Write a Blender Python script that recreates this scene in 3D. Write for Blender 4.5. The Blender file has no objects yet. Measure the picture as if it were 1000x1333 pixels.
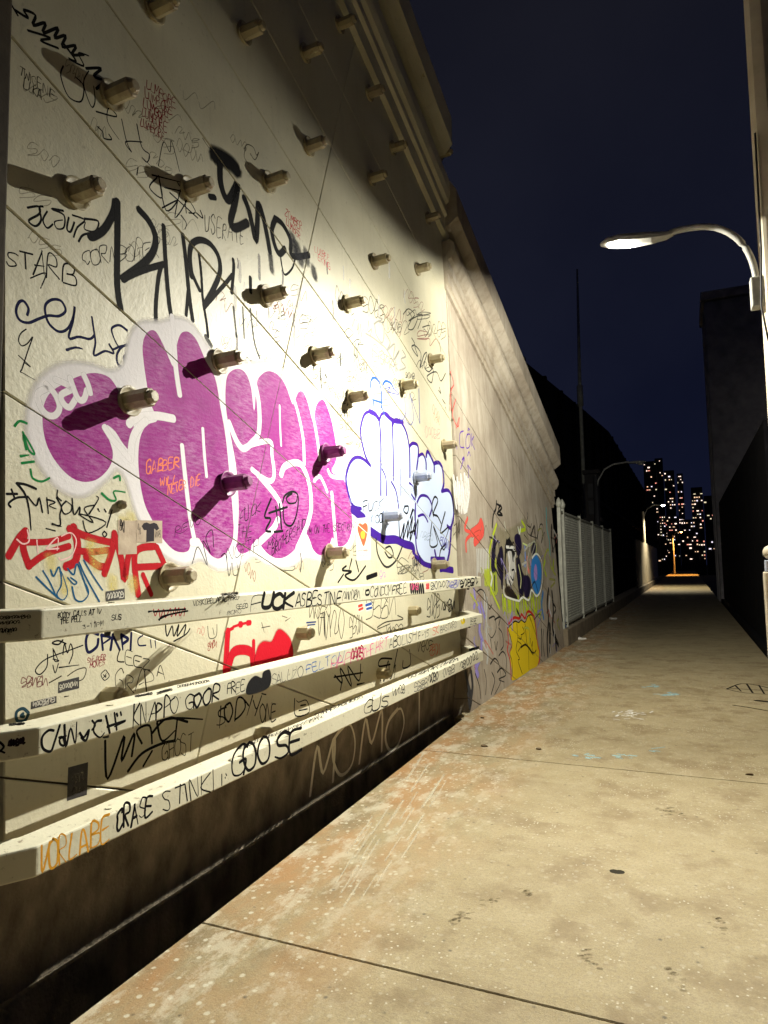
import bpy, bmesh, math, random
import numpy as np
from mathutils import Vector, Matrix, geometry
random.seed(7)
SC = bpy.context.scene
COL = SC.collection

# ------------------------------------------------------------------ camera
F, CX, CY = 885.0, 500.0, 666.5            # focal length and centre in photo pixels
VP, ROLL, EYE = (895.0, 731.0), 0.018, 1.6  # vanishing point of the walkway
d1 = np.array([VP[0]-CX, VP[1]-CY, F]); d1 /= np.linalg.norm(d1)
q = np.array([VP[0]-1000-CX, VP[1]+1000*ROLL-CY, F])
upv = np.cross(q, d1); upv /= np.linalg.norm(upv)
if upv[1] > 0: upv = -upv
rgt = np.cross(d1, upv)
if rgt[0] < 0: rgt = -rgt
RM = np.array([rgt, d1, upv])
CP = np.array([0, 0, EYE])
cam_d = bpy.data.cameras.new('camera'); cam = bpy.data.objects.new('camera', cam_d); COL.objects.link(cam)
c0, c1, c2 = RM@np.array([1, 0, 0]), RM@np.array([0, -1, 0]), RM@np.array([0, 0, -1])
cam.matrix_world = Matrix(((c0[0], c1[0], c2[0], 0), (c0[1], c1[1], c2[1], 0), (c0[2], c1[2], c2[2], EYE), (0, 0, 0, 1)))
cam_d.sensor_fit = 'VERTICAL'; cam_d.sensor_height = 36; cam_d.sensor_width = 27
cam_d.lens = F/1333*36; cam_d.clip_start = .05; cam_d.clip_end = 5000
SC.camera = cam

# ------------------------------------------------------------------ night sky, exposure
W = bpy.data.worlds.new('World'); SC.world = W; W.use_nodes = True
wn, wl = W.node_tree.nodes, W.node_tree.links
wn.clear()
wo = wn.new('ShaderNodeOutputWorld'); wb = wn.new('ShaderNodeBackground')
tc = wn.new('ShaderNodeTexCoord'); sx = wn.new('ShaderNodeSeparateXYZ'); rp = wn.new('ShaderNodeValToRGB')
wl.new(tc.outputs['Generated'], sx.inputs[0]); wl.new(sx.outputs['Z'], rp.inputs[0])
rp.color_ramp.elements[0].position = 0.0; rp.color_ramp.elements[0].color = (.0062, .0085, .025, 1)
rp.color_ramp.elements[1].position = .7; rp.color_ramp.elements[1].color = (.0068, .0072, .0125, 1)
cn = wn.new('ShaderNodeTexNoise'); cn.inputs['Scale'].default_value = 2.2; cn.inputs['Detail'].default_value = 6; wl.new(tc.outputs['Generated'], cn.inputs['Vector'])
cr = wn.new('ShaderNodeValToRGB'); cr.color_ramp.elements[0].position = .35; cr.color_ramp.elements[0].color = (.7, .72, .78, 1); cr.color_ramp.elements[1].position = .7; cr.color_ramp.elements[1].color = (1.35, 1.3, 1.15, 1)
wl.new(cn.outputs['Fac'], cr.inputs[0]); cm = wn.new('ShaderNodeMix'); cm.data_type = 'RGBA'; cm.blend_type = 'MULTIPLY'; cm.inputs[0].default_value = 1
wl.new(rp.outputs[0], cm.inputs[6]); wl.new(cr.outputs[0], cm.inputs[7]); wl.new(cm.outputs[2], wb.inputs[0]); wb.inputs[1].default_value = 1.0; wl.new(wb.outputs[0], wo.inputs[0])
SC.view_settings.view_transform = 'Standard'; SC.view_settings.look = 'None'
SC.view_settings.gamma = 1; SC.view_settings.exposure = 0.0; SC.view_settings.use_curve_mapping = False
LAMP_W = 800.0        # the near street lamp
LAMP = Vector((-.43, 6.4, 4.455))

# ------------------------------------------------------------------ pixel to place
def ray(x, y): return RM@np.array([x-CX, y-CY, F])
def onplane(x, y, p0, n):
    d = ray(x, y); return CP+d*np.dot(np.asarray(p0)-CP, n)/np.dot(d, n)
def onz(x, y, z=0): return onplane(x, y, (0, 0, z), np.array([0, 0, 1.]))
def aty(x, y, Y):
    d = ray(x, y); return CP+d*Y/d[1]

# ------------------------------------------------------------------ materials
def s2l(c):
    return tuple(((v/255)/12.92 if v <= 10 else ((v/255+.055)/1.055)**2.4) for v in c)
MATS = {}
def newmat(name):
    m = bpy.data.materials.new(name); m.use_nodes = True; MATS[name] = m
    nt = m.node_tree; b = nt.nodes['Principled BSDF']
    return m, nt, nt.nodes, nt.links, b
def pos(N, L, scale=(1, 1, 1)):
    g = N.new('ShaderNodeNewGeometry'); mp = N.new('ShaderNodeMapping'); mp.inputs['Scale'].default_value = scale
    L.new(g.outputs['Position'], mp.inputs[0]); return mp.outputs[0]
def noise(N, L, vec, sc, det=4, rough=.55):
    n = N.new('ShaderNodeTexNoise'); n.inputs['Scale'].default_value = sc; n.inputs['Detail'].default_value = det
    n.inputs['Roughness'].default_value = rough; L.new(vec, n.inputs['Vector']); return n.outputs['Fac']
def ramp(N, L, fac, stops):
    r = N.new('ShaderNodeValToRGB'); e = r.color_ramp.elements
    e[0].position, e[0].color = stops[0][0], (*stops[0][1], 1); e[1].position, e[1].color = stops[-1][0], (*stops[-1][1], 1)
    for p, c in stops[1:-1]:
        k = e.new(p); k.color = (*c, 1)
    L.new(fac, r.inputs[0]); return r.outputs[0]
def mix(N, L, fac, a, b, mode='MIX'):
    m = N.new('ShaderNodeMix'); m.data_type = 'RGBA'; m.blend_type = mode
    for s, v in ((m.inputs[0], fac), (m.inputs[6], a), (m.inputs[7], b)):
        if hasattr(v, 'is_linked'): L.new(v, s)
        elif isinstance(v, tuple): s.default_value = (*v, 1)
        else: s.default_value = v
    return m.outputs[2]
def mth(N, L, op, a, b=0.0, clamp=False):
    m = N.new('ShaderNodeMath'); m.operation = op; m.use_clamp = clamp
    for s, v in ((m.inputs[0], a), (m.inputs[1], b)):
        if hasattr(v, 'is_linked'): L.new(v, s)
        else: s.default_value = v
    return m.outputs[0]
def bump(N, L, b, h, strength, dist=.01):
    k = N.new('ShaderNodeBump'); k.inputs['Strength'].default_value = strength; k.inputs['Distance'].default_value = dist
    L.new(h, k.inputs['Height']); L.new(k.outputs[0], b.inputs['Normal'])
BW = lambda v: (v, v, v)
def simple(name, c1, c2, sc=6, rough=.6, bs=.3, bsc=60, metal=0, bd=.004, stretch=(1, 1, 1)):
    m, nt, N, L, b = newmat(name)
    p = pos(N, L, stretch); n = noise(N, L, p, sc, 6)
    L.new(ramp(N, L, n, [(.3, c1), (.7, c2)]), b.inputs['Base Color'])
    b.inputs['Roughness'].default_value = rough; b.inputs['Metallic'].default_value = metal
    bump(N, L, b, noise(N, L, pos(N, L), bsc, 3), bs, bd)
    return m
def cream_mat(name, c, grime=1.0, bs=.5):
    m, nt, N, L, b = newmat(name)
    p = pos(N, L); big = noise(N, L, p, 1.4, 6, .6)
    streak = noise(N, L, pos(N, L, (6, 9, .7)), 1.6, 6, .6)
    g = tuple(v*k for v, k in zip(c, (.66, .62, .52)))
    c1 = mix(N, L, mth(N, L, 'MULTIPLY', ramp(N, L, big, [(.38, BW(0)), (.75, BW(1))]), .55*grime), c, g)
    c2 = mix(N, L, mth(N, L, 'MULTIPLY', ramp(N, L, streak, [(.55, BW(0)), (.8, BW(1))]), .45*grime), c1, tuple(v*.6 for v in c))
    fl = noise(N, L, p, 38, 2, .5)
    c3 = mix(N, L, mth(N, L, 'MULTIPLY', ramp(N, L, fl, [(.66, BW(0)), (.74, BW(1))]), .35*grime), c2, (.22, .18, .11))
    if name == 'peg_paint':
        oi = N.new('ShaderNodeObjectInfo'); rr = noise(N, L, p, 11, 6, .7)
        c3 = mix(N, L, mth(N, L, 'MULTIPLY', ramp(N, L, mth(N, L, 'ADD', rr, mth(N, L, 'MULTIPLY', oi.outputs['Random'], .22)), [(.58, BW(0)), (.72, BW(1))]), .8), c3, (.16, .085, .035))
        c3 = mix(N, L, mth(N, L, 'MULTIPLY', oi.outputs['Random'], .45), c3, (.50, .46, .33))
    if grime < .72:
        ch = noise(N, L, p, 26, 6, .75); c3 = mix(N, L, mth(N, L, 'MULTIPLY', ramp(N, L, ch, [(.61, BW(0)), (.64, BW(1))]), .7), c3, (.16, .11, .065))
    L.new(c3, b.inputs['Base Color']); b.inputs['Roughness'].default_value = .52
    h = mth(N, L, 'ADD', noise(N, L, p, 55, 3, .6), mth(N, L, 'MULTIPLY', noise(N, L, p, 14, 3), 1.2))
    bump(N, L, b, h, bs, .006)
    return m
cream_mat('cream', (.60, .565, .425), .85, .28)
cream_mat('cream_rail', (.63, .605, .47), .7, .2)
cream_mat('peg_paint', (.40, .34, .20), 1.0, .3)
simple('peg_purple', (.14, .012, .10), (.24, .03, .18), 20, .5)
simple('peg_blue', (.30, .33, .42), (.45, .48, .55), 20, .5)
simple('joint', (.05, .04, .025), (.16, .13, .08), 12, .9)
def conc_mat():
    m, nt, N, L, b = newmat('concrete')
    p = pos(N, L); n1 = noise(N, L, p, 1.1, 8, .65); st = noise(N, L, pos(N, L, (5, 5, .5)), 2.0, 6, .65)
    c = ramp(N, L, n1, [(.25, (.25, .20, .15)), (.5, (.40, .345, .27)), (.72, (.52, .465, .38))])
    c = mix(N, L, mth(N, L, 'MULTIPLY', ramp(N, L, st, [(.45, BW(0)), (.75, BW(1))]), .6), c, (.17, .13, .085))
    L.new(c, b.inputs['Base Color']); b.inputs['Roughness'].default_value = .85
    bump(N, L, b, mth(N, L, 'ADD', noise(N, L, p, 70, 5, .7), noise(N, L, p, 9, 5)), .55, .01)
conc_mat()
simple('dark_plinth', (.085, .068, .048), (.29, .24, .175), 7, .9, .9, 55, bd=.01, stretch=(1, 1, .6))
simple('dark_pier', (.03, .023, .016), (.075, .058, .04), 4, .9, .6, 40)
simple('soil', (.006, .005, .004), (.016, .013, .01), 8, .95)
def ground_mat():
    m, nt, N, L, b = newmat('walkway_concrete')
    p = pos(N, L); n1 = noise(N, L, p, .9, 8, .62); n2 = noise(N, L, p, 5.5, 8, .7); n3 = noise(N, L, p, 60, 4, .7)
    c = ramp(N, L, n1, [(.28, (.165, .122, .052)), (.5, (.225, .174, .080)), (.75, (.285, .232, .122))])
    c = mix(N, L, mth(N, L, 'MULTIPLY', ramp(N, L, n2, [(.42, BW(0)), (.66, BW(1))]), .55), c, (.33, .275, .162))
    c = mix(N, L, mth(N, L, 'MULTIPLY', ramp(N, L, n3, [(.3, BW(1)), (.55, BW(0))]), .6), c, (.12, .095, .06))
    c = mix(N, L, mth(N, L, 'MULTIPLY', ramp(N, L, noise(N, L, p, 170, 3, .7), [(.35, BW(0)), (.7, BW(1))]), .4), c, (.42, .36, .23))
    c = mix(N, L, mth(N, L, 'MULTIPLY', ramp(N, L, noise(N, L, p, 2.6, 7, .7), [(.5, BW(0)), (.62, BW(1))]), .6), c, (.15, .102, .045))
    # rust run-off along the wall side
    sp = N.new('ShaderNodeSeparateXYZ'); L.new(p, sp.inputs[0])
    edge = mth(N, L, 'MULTIPLY', mth(N, L, 'ADD', sp.outputs[0], 1.05), -1.2, True)
    rust = mth(N, L, 'MULTIPLY', edge, ramp(N, L, noise(N, L, pos(N, L, (1.6, .7, 1)), 1.9, 7, .65), [(.40, BW(0)), (.60, BW(1))]))
    c = mix(N, L, mth(N, L, 'MULTIPLY', rust, .7), c, (.33, .165, .055))
    pale = mth(N, L, 'MULTIPLY', edge, ramp(N, L, noise(N, L, pos(N, L, (1.5, .8, 1)), 4.2, 9, .75), [(.50, BW(0)), (.58, BW(1))]))
    c = mix(N, L, mth(N, L, 'MULTIPLY', pale, .55), c, (.50, .46, .35))
    # aggregate: pale and dark grains
    v = N.new('ShaderNodeTexVoronoi'); v.inputs['Scale'].default_value = 55; v.inputs['Randomness'].default_value = 1; L.new(p, v.inputs['Vector'])
    vs = N.new('ShaderNodeSeparateColor'); L.new(v.outputs['Color'], vs.inputs[0])
    fl = mth(N, L, 'MULTIPLY', ramp(N, L, v.outputs['Distance'], [(.18, BW(1)), (.34, BW(0))]), ramp(N, L, vs.outputs[0], [(.80, BW(0)), (.84, BW(1))]))
    dens = ramp(N, L, noise(N, L, p, 1.3, 4), [(.45, BW(.08)), (.62, BW(1))])
    c = mix(N, L, mth(N, L, 'MULTIPLY', mth(N, L, 'MULTIPLY', fl, dens), .8), c, (.54, .51, .40))
    v3 = N.new('ShaderNodeTexVoronoi'); v3.inputs['Scale'].default_value = 21; L.new(p, v3.inputs['Vector'])
    vs3 = N.new('ShaderNodeSeparateColor'); L.new(v3.outputs['Color'], vs3.inputs[0])
    wob = mth(N, L, 'ADD', v3.outputs['Distance'], mth(N, L, 'MULTIPLY', noise(N, L, p, 60, 4, .7), .35))
    f3 = mth(N, L, 'MULTIPLY', ramp(N, L, wob, [(.36, BW(1)), (.46, BW(0))]), ramp(N, L, vs3.outputs[2], [(.74, BW(0)), (.8, BW(1))]))
    c = mix(N, L, mth(N, L, 'MULTIPLY', f3, mth(N, L, 'ADD', mth(N, L, 'MULTIPLY', edge, .6), .15, True)), c, (.52, .49, .38))
    v2 = N.new('ShaderNodeTexVoronoi'); v2.inputs['Scale'].default_value = 17; L.new(p, v2.inputs['Vector'])
    vs2 = N.new('ShaderNodeSeparateColor'); L.new(v2.outputs['Color'], vs2.inputs[0])
    fd = mth(N, L, 'MULTIPLY', ramp(N, L, v2.outputs['Distance'], [(.08, BW(1)), (.2, BW(0))]), ramp(N, L, vs2.outputs[1], [(.86, BW(0)), (.9, BW(1))]))
    c = mix(N, L, mth(N, L, 'MULTIPLY', fd, .75), c, (.06, .048, .03))
    L.new(c, b.inputs['Base Color']); b.inputs['Roughness'].default_value = .8
    bump(N, L, b, mth(N, L, 'ADD', noise(N, L, p, 90, 5, .75), mth(N, L, 'MULTIPLY', n2, 1.5)), .6, .006)
ground_mat()
def paint_mat(name, wear, rough=.45, streak=0.0):
    m, nt, N, L, b = newmat(name)
    at = N.new('ShaderNodeAttribute'); at.attribute_name = 'col'
    p = pos(N, L); n = noise(N, L, p, 45, 4, .7); n2 = noise(N, L, p, 7, 5, .65)
    c = at.outputs['Color']
    if streak:
        s = noise(N, L, pos(N, L, (3, 9, 46)), 1.7, 9, .8); big = noise(N, L, p, 2.2, 3)
        f = mth(N, L, 'MULTIPLY', ramp(N, L, s, [(.42, BW(0)), (.72, BW(1))]), ramp(N, L, big, [(.3, BW(.12)), (.68, BW(1))]))
        c = mix(N, L, mth(N, L, 'MULTIPLY', f, streak), c, (.74, .52, .72))
        c = mix(N, L, mth(N, L, 'MULTIPLY', ramp(N, L, n2, [(.5, BW(0)), (.8, BW(1))]), .5), c, mix(N, L, .6, c, (.05, .012, .05)))
    L.new(c, b.inputs['Base Color']); b.inputs['Roughness'].default_value = rough; b.inputs['Specular IOR Level'].default_value = .06
    k = mth(N, L, 'ADD', mth(N, L, 'MULTIPLY', n, wear), mth(N, L, 'ADD', mth(N, L, 'MULTIPLY', n2, wear*.8), 1.25-wear*.95))
    L.new(mth(N, L, 'MULTIPLY', at.outputs['Alpha'], k, True), b.inputs['Alpha'])
    bump(N, L, b, noise(N, L, p, 55, 3, .6), .3, .005)
paint_mat('spray', .45, .7); paint_mat('marker', .55, .75); paint_mat('faded', 1.5, .8); paint_mat('fill', .1, .6, .65)
simple('lamp_metal', (.30, .30, .27), (.42, .41, .37), 20, .4, .1, 80, .0)
simple('column_paint', (.42, .36, .26), (.60, .53, .40), 3, .6, .4, 30)
simple('dark_steel', (.012, .012, .016), (.028, .026, .03), 4, .7); simple('black_steel', (.002, .002, .003), (.006, .0055, .007), 4, .95); M_ = MATS['black_steel'].node_tree.nodes['Principled BSDF'].inputs['Specular IOR Level']; M_.default_value = .1
simple('pier_stone', (.20, .19, .20), (.36, .33, .34), 2.5, .9, .6, 14, bd=.03); simple('brown_brick', (.014, .012, .014), (.03, .025, .025), 3, .9)
simple('fence_paint', (.24, .24, .20), (.40, .40, .34), 9, .6)
simple('curb', (.14, .11, .07), (.26, .21, .14), 3, .9, .6)
simple('paper', (.62, .58, .50), (.75, .72, .66), 10, .8)
simple('sticker_tan', (.36, .27, .19), (.50, .40, .29), 14, .7)
simple('ink', (.012, .011, .011), (.035, .03, .03), 40, .6)
simple('tower_wall', (.004, .004, .007), (.008, .008, .012), .05, .9, .0)
simple('leaf', (.07, .045, .02), (.13, .08, .03), 50, .8)
def emit(name, c, s):
    m, nt, N, L, b = newmat(name)
    b.inputs['Base Color'].default_value = (.8, .8, .8, 1); b.inputs['Emission Color'].default_value = (*c, 1); b.inputs['Emission Strength'].default_value = s
emit('lens_on', (1, .93, .80), 40); emit('lens_far', (1, .90, .72), 60); emit('lens_sodium', (1, .45, .12), 60)
for i, (c, s) in enumerate([((1, .62, .38), 1.1), ((1, .75, .62), 1.6), ((.95, .85, 1), 1.2), ((1, .35, .25), 1.2), ((1, .85, .55), .8)]): emit('window_%d' % i, c, s*1.2)
M = MATS

# ------------------------------------------------------------------ objects
def tag(o, label=None, cat=None, group=None, kind=None):
    for k, v in (('label', label), ('category', cat), ('group', group), ('kind', kind)):
        if v: o[k] = v
    return o
def obj(name, me, mat, parent=None):
    o = bpy.data.objects.new(name, me); COL.objects.link(o)
    if mat and not me.materials: me.materials.append(M[mat])
    if parent:
        o.parent = parent; o.matrix_parent_inverse = Matrix.Translation(-parent.matrix_basis.translation)
    return o
def empty(name, loc, label, cat, group=None):
    o = bpy.data.objects.new(name, None); COL.objects.link(o); o.location = loc; o.empty_display_size = .2
    return tag(o, label, cat, group)
def mesh(name, v, f):
    me = bpy.data.meshes.new(name); me.from_pydata([tuple(map(float, p)) for p in v], [], f); me.update(); return me
def bm_mesh(name, bm, smooth=False):
    bmesh.ops.recalc_face_normals(bm, faces=bm.faces)
    me = bpy.data.meshes.new(name); bm.to_mesh(me); bm.free()
    if smooth: me.polygons.foreach_set('use_smooth', [True]*len(me.polygons))
    return me
def prism(bm, poly, ext):                 # closed polygon (3-D points) swept by a vector
    a = [bm.verts.new(tuple(map(float, p))) for p in poly]; b = [bm.verts.new(tuple(float(x)+float(e) for x, e in zip(p, ext))) for p in poly]
    n = len(poly); bm.faces.new(a); bm.faces.new(b[::-1])
    for i in range(n): bm.faces.new((a[i], b[i], b[(i+1) % n], a[(i+1) % n]))
def box(bm, x0, x1, y0, y1, z0, z1):
    prism(bm, [(x0, y0, z0), (x1, y0, z0), (x1, y1, z0), (x0, y1, z0)], (0, 0, z1-z0))
def box_mesh(name, x0, x1, y0, y1, z0, z1, bev=0):
    bm = bmesh.new(); box(bm, x0, x1, y0, y1, z0, z1)
    if bev: bmesh.ops.bevel(bm, geom=bm.edges[:], offset=bev, segments=2, affect='EDGES', profile=.5)
    return bm_mesh(name, bm)
def tube(bm, pts, rads, seg=10, caps=True):
    pts = [Vector(tuple(map(float, p))) for p in pts]; rings = []
    for i, p in enumerate(pts):
        t = (pts[min(i+1, len(pts)-1)]-pts[max(i-1, 0)]).normalized()
        u = t.cross(Vector((0, 0, 1)) if abs(t.z) < .9 else Vector((0, 1, 0))).normalized(); w = t.cross(u)
        r = rads[i] if isinstance(rads, (list, tuple)) else rads
        rings.append([bm.verts.new(p+(u*math.cos(2*math.pi*k/seg)+w*math.sin(2*math.pi*k/seg))*r) for k in range(seg)])
    for a, b in zip(rings, rings[1:]):
        for k in range(seg): bm.faces.new((a[k], a[(k+1) % seg], b[(k+1) % seg], b[k]))
    if caps: bm.faces.new(rings[0]); bm.faces.new(rings[-1][::-1])
def tube_mesh(name, pts, rads, seg=10, smooth=True):
    bm = bmesh.new(); tube(bm, pts, rads, seg); me = bm_mesh(name, bm)
    if smooth:
        for p in me.polygons: p.use_smooth = len(p.vertices) == 4
    return me
def inset(poly, d):                        # convex 2-D polygon, counter-clockwise
    n = len(poly); L = []
    for i in range(n):
        p, r = np.array(poly[i]), np.array(poly[(i+1) % n]); e = r-p; l = np.linalg.norm(e); nn = np.array([-e[1], e[0]])/l
        L.append((p+nn*d, e/l))
    out = []
    for i in range(n):
        p, e = L[i-1]; r, g = L[i]; k = e[0]*g[1]-e[1]*g[0]
        if abs(k) < 1e-6: out.append(tuple(r)); continue
        t = ((r-p)[0]*g[1]-(r-p)[1]*g[0])/k; out.append(tuple(p+e*t))
    return out
def clip(poly, f):                         # keep f >= 0
    out = []
    for i in range(len(poly)):
        p, r = poly[i], poly[(i+1) % len(poly)]; a, b = f(p), f(r)
        if a >= 0: out.append(p)
        if (a >= 0) != (b >= 0):
            k = a/(a-b); out.append((p[0]+(r[0]-p[0])*k, p[1]+(r[1]-p[1])*k))
    o2 = []
    for p in out:
        if not o2 or math.dist(p, o2[-1]) > 1e-4: o2.append(p)
    if len(o2) > 2 and math.dist(o2[0], o2[-1]) < 1e-4: o2.pop()
    return o2
def area(p): return .5*sum(p[i-1][0]*p[i][1]-p[i][0]*p[i-1][1] for i in range(len(p)))
def block_mesh(name, poly, to3, depth, cham=.005):
    if area(poly) < 0: poly = poly[::-1]
    n = len(poly); ins = inset(poly, cham)
    v = [to3(*p, 0) for p in ins]+[to3(*p, -cham) for p in poly]+[to3(*p, -depth) for p in poly]
    f = [tuple(range(n)), tuple(range(3*n-1, 2*n-1, -1))]
    for k in (0, n):
        for i in range(n): f.append((k+i, k+n+i, k+n+(i+1) % n, k+(i+1) % n))
    me = mesh(name, v, f); bm = bmesh.new(); bm.from_mesh(me); bmesh.ops.recalc_face_normals(bm, faces=bm.faces); bm.to_mesh(me); bm.free()
    return me

class Plane:
    def __init__(s, X, bat, th=20.3):
        n = np.array([1, 0, bat]); s.n = n/np.linalg.norm(n); t = math.radians(th)
        a = np.array([0, math.cos(t), -math.sin(t)]); a -= s.n*a.dot(s.n); s.a = a/np.linalg.norm(a)
        b = np.cross(s.n, s.a); s.b = b*np.sign(b[2]); s.P0 = np.array([X, 0, 0.]); s.k = 0
        s.cuts = []; s.parent = None; s.boxes = []
    def p3(s, u, v, off=0): return s.P0+s.a*u+s.b*v+s.n*off
    def st(s, x, y, off=0):
        p = onplane(x, y, s.P0+s.n*off, s.n)-s.P0-s.n*off; return float(p@s.a), float(p@s.b)
class Flat(Plane):                         # any plane with explicit axes
    def __init__(s, P0, a, b, n):
        s.P0, s.a, s.b, s.n = (np.array(v, float) for v in (P0, a, b, n)); s.k = 0; s.cuts = []; s.parent = None; s.boxes = []
CRM, CNC = Plane(-2.32, .04), Plane(-2.246, .056)

# ------------------------------------------------------------------ ground and walkway
g = obj('ground', mesh('ground', [(-900, -300, -11), (900, -300, -11), (900, 2500, -11), (-900, 2500, -11)], [(0, 1, 2, 3)]), 'soil'); tag(g, kind='structure')
walk = bpy.data.objects.new('walkway', None); COL.objects.link(walk); tag(walk, 'stained pale concrete walkway running beside the graffiti wall', None, None, 'structure')
def edge_x(y): return -2.055-.029*(min(max(y, 1), 6.9)-1) if y < 6.95 else -2.2
g3 = lambda x, y, o: (x, y, o)
ys = [-6, -3.6, -.48, 2.61, 5.69, 8.84, 11.95, 15.05, 18.2, 21.3, 24.4, 27.5, 30.6, 33.7, 36.8, 130]
for y0, y1 in zip(ys, ys[1:]):
    a, b = y0+.0035, y1-.0035
    xr = 1.32 if y1 < 12 else 1.12
    if a < 6.95 < b: poly = [(edge_x(a), a), (xr, a), (xr, b), (-2.32, b), (-2.32, 6.97), (edge_x(6.9), 6.95)]
    elif a > 6.9: poly = [(-2.32, a), (xr, a), (xr, b), (-2.32, b)]
    else: poly = [(edge_x(a), a), (xr, a), (xr, b), (edge_x(b), b)]
    if a < 6.95 < b:                       # concave slab: plain prism
        bm = bmesh.new(); prism(bm, [(x, y, -.22) for x, y in poly], (0, 0, .22)); me = bm_mesh('slab', bm)
    else: me = block_mesh('slab', poly, g3, .22, .004)
    obj('slab', me, 'walkway_concrete', walk)
bedm = obj('slab_bed', box_mesh('slab_bed', -1.9, 1.05, -6, 130, -.5, -.03), 'soil', walk)
tr = obj('trench_bed', box_mesh('trench_bed', -3.2, -1.85, -6, 6.98, -.75, -.42), 'soil', walk)

# ------------------------------------------------------------------ anchorage wall: sloping courses of painted blocks
aw = empty('anchorage_wall', (-2.4, 1.8, 0), 'tall cream painted wall with sloping joints, pegs and a huge purple graffiti piece', 'wall')
CRM.parent = aw
Y0 = 1.79
fy = lambda P: (lambda p: p[0]*P.a[1]+p[1]*P.b[1])
fz = lambda P: (lambda p: p[0]*P.a[2]+p[1]*P.b[2])
cyr = lambda p: 7.28+.075*fz(CRM)(p)-fy(CRM)(p)
tj = [.04, .73, 1.415, 2.095, 2.79, 3.515, 4.235, 4.965, 5.69, 6.41, 7.13, 8.05]
GAP = .0036
PJ = lambda p: p[0]-(2.40+.046*p[1])
for t0, t1 in zip(tj, tj[1:]):
    for side in (-1, 1):
        poly = [(-4, t0+GAP), (9, t0+GAP), (9, t1-GAP), (-4, t1-GAP)]
        poly = clip(poly, lambda p: side*PJ(p)-.0022)
        poly = clip(poly, lambda p: fy(CRM)(p)-Y0)
        poly = clip(poly, cyr)
        poly = clip(poly, lambda p: fz(CRM)(p)-.60)
        if len(poly) < 3 or abs(area(poly)) < .002: continue
        obj('block', block_mesh('block', poly, CRM.p3, .05), 'cream', aw)
CRM.cuts = [('t', t, GAP) for t in tj[1:-1]]+[('p', 0, .0022)]
bk = [(1.795, .61), (7.32, .61), (7.6, 6.95), (1.795, 9.1)]
def yz_on(P, y, z, off): return np.array([P.P0[0]-P.n[2]/P.n[0]*z+off, y, z])
bm = bmesh.new(); prism(bm, [yz_on(CRM, y, z, -.03) for y, z in bk], (-.6, 0, 0)); obj('joint_backing', bm_mesh('joint_backing', bm), 'joint', aw)
def moulding(name, P, prof, y0, y1, mat, parent):
    bm = bmesh.new(); A, B = [], []
    for off, t in prof:
        s0, s1 = (y0-t*P.b[1])/P.a[1], (y1-t*P.b[1])/P.a[1]
        A.append(bm.verts.new(tuple(P.p3(s0, t, off)))); B.append(bm.verts.new(tuple(P.p3(s1, t, off))))
    n = len(prof); bm.faces.new(A); bm.faces.new(B[::-1])
    for i in range(n): bm.faces.new((A[i], B[i], B[(i+1) % n], A[(i+1) % n]))
    return obj(name, bm_mesh(name, bm), mat, parent)
moulding('cornice', CRM, [(-.2, 7.92), (.055, 7.92), (.06, 8.10), (.095, 8.12), (.095, 8.20), (.085, 8.215), (.085, 8.24), (.125, 8.27), (.15, 8.36), (.15, 8.52), (.10, 8.55), (-.2, 8.55)], .3, 7.74, 'cream', aw)
moulding('frieze', CRM, [(-.25, 8.548), (.012, 8.548), (.012, 8.93), (-.25, 8.93)], .3, 7.62, 'cream', aw)
moulding('coping', CRM, [(-.4, 8.90), (.10, 8.90), (.20, 9.0), (.215, 9.32), (.16, 9.46), (-.4, 9.5)], .3, 7.66, 'cream', aw)
# pegs: octagonal pins with a flared collar and a turned tip
def peg_meshes():
    bm = bmesh.new(); n = 8; rings = []
    for x, r in ((-.02, .046), (.02, .046), (.140, .046), (.145, .040), (.145, .032), (.166, .030), (.170, .024)):
        rings.append([bm.verts.new((x, r*math.cos(math.pi*2*(k+.5)/n), r*math.sin(math.pi*2*(k+.5)/n))) for k in range(n)])
    for a, b in zip(rings, rings[1:]):
        for k in range(n): bm.faces.new((a[k], a[(k+1) % n], b[(k+1) % n], b[k]))
    bm.faces.new(rings[-1]); body = bm_mesh('peg', bm)
    bm = bmesh.new(); n = 20; rings = []
    for x, r in ((-.01, .064), (.004, .066), (.020, .076), (.024, .074), (.012, .060), (.010, .044)):
        rings.append([bm.verts.new((x, r*math.cos(math.pi*2*k/n), r*math.sin(math.pi*2*k/n))) for k in range(n)])
    for a, b in zip(rings, rings[1:]):
        for k in range(n): bm.faces.new((a[k], a[(k+1) % n], b[(k+1) % n], b[k]))
    bm.faces.new(rings[-1]); return body, bm_mesh('collar', bm, True)
PEG = {}
def peg(P, s, t, mat, parent, off=0, scale=1.0):
    if mat not in PEG:
        b, c = peg_meshes(); b.materials.append(M[mat]); c.materials.append(M[mat]); PEG[mat] = (b, c)
    o = bpy.data.objects.new('peg', PEG[mat][0]); COL.objects.link(o)
    rot = Matrix((P.n, P.a, P.b)).transposed().to_4x4()
    mw = Matrix.Translation(Vector(P.p3(s, t, off)))@rot@Matrix.Rotation(random.uniform(-.4, .4), 4, 'X')@Matrix.Scale(scale, 4)
    o.parent = parent; o.matrix_parent_inverse = Matrix.Translation(-parent.location); o.matrix_basis = mw
    c = bpy.data.objects.new('collar', PEG[mat][1]); COL.objects.link(c); c.parent = o
pegs = [(115, 246), (260, 242), (362, 233), (360, 382), (463, 393), (497, 338), (552, 348), (300, 467), (422, 460), (184, 519), (468, 516), (534, 501), (569, 467), (586, 579), (235, 750), (440, 720), (408, 65), (452, 28), (330, 38), (490, 118), (413, 187), (520, 190), (493, 229), (565, 282), (160, 118), (215, 5),
        (574, 735)]
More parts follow.
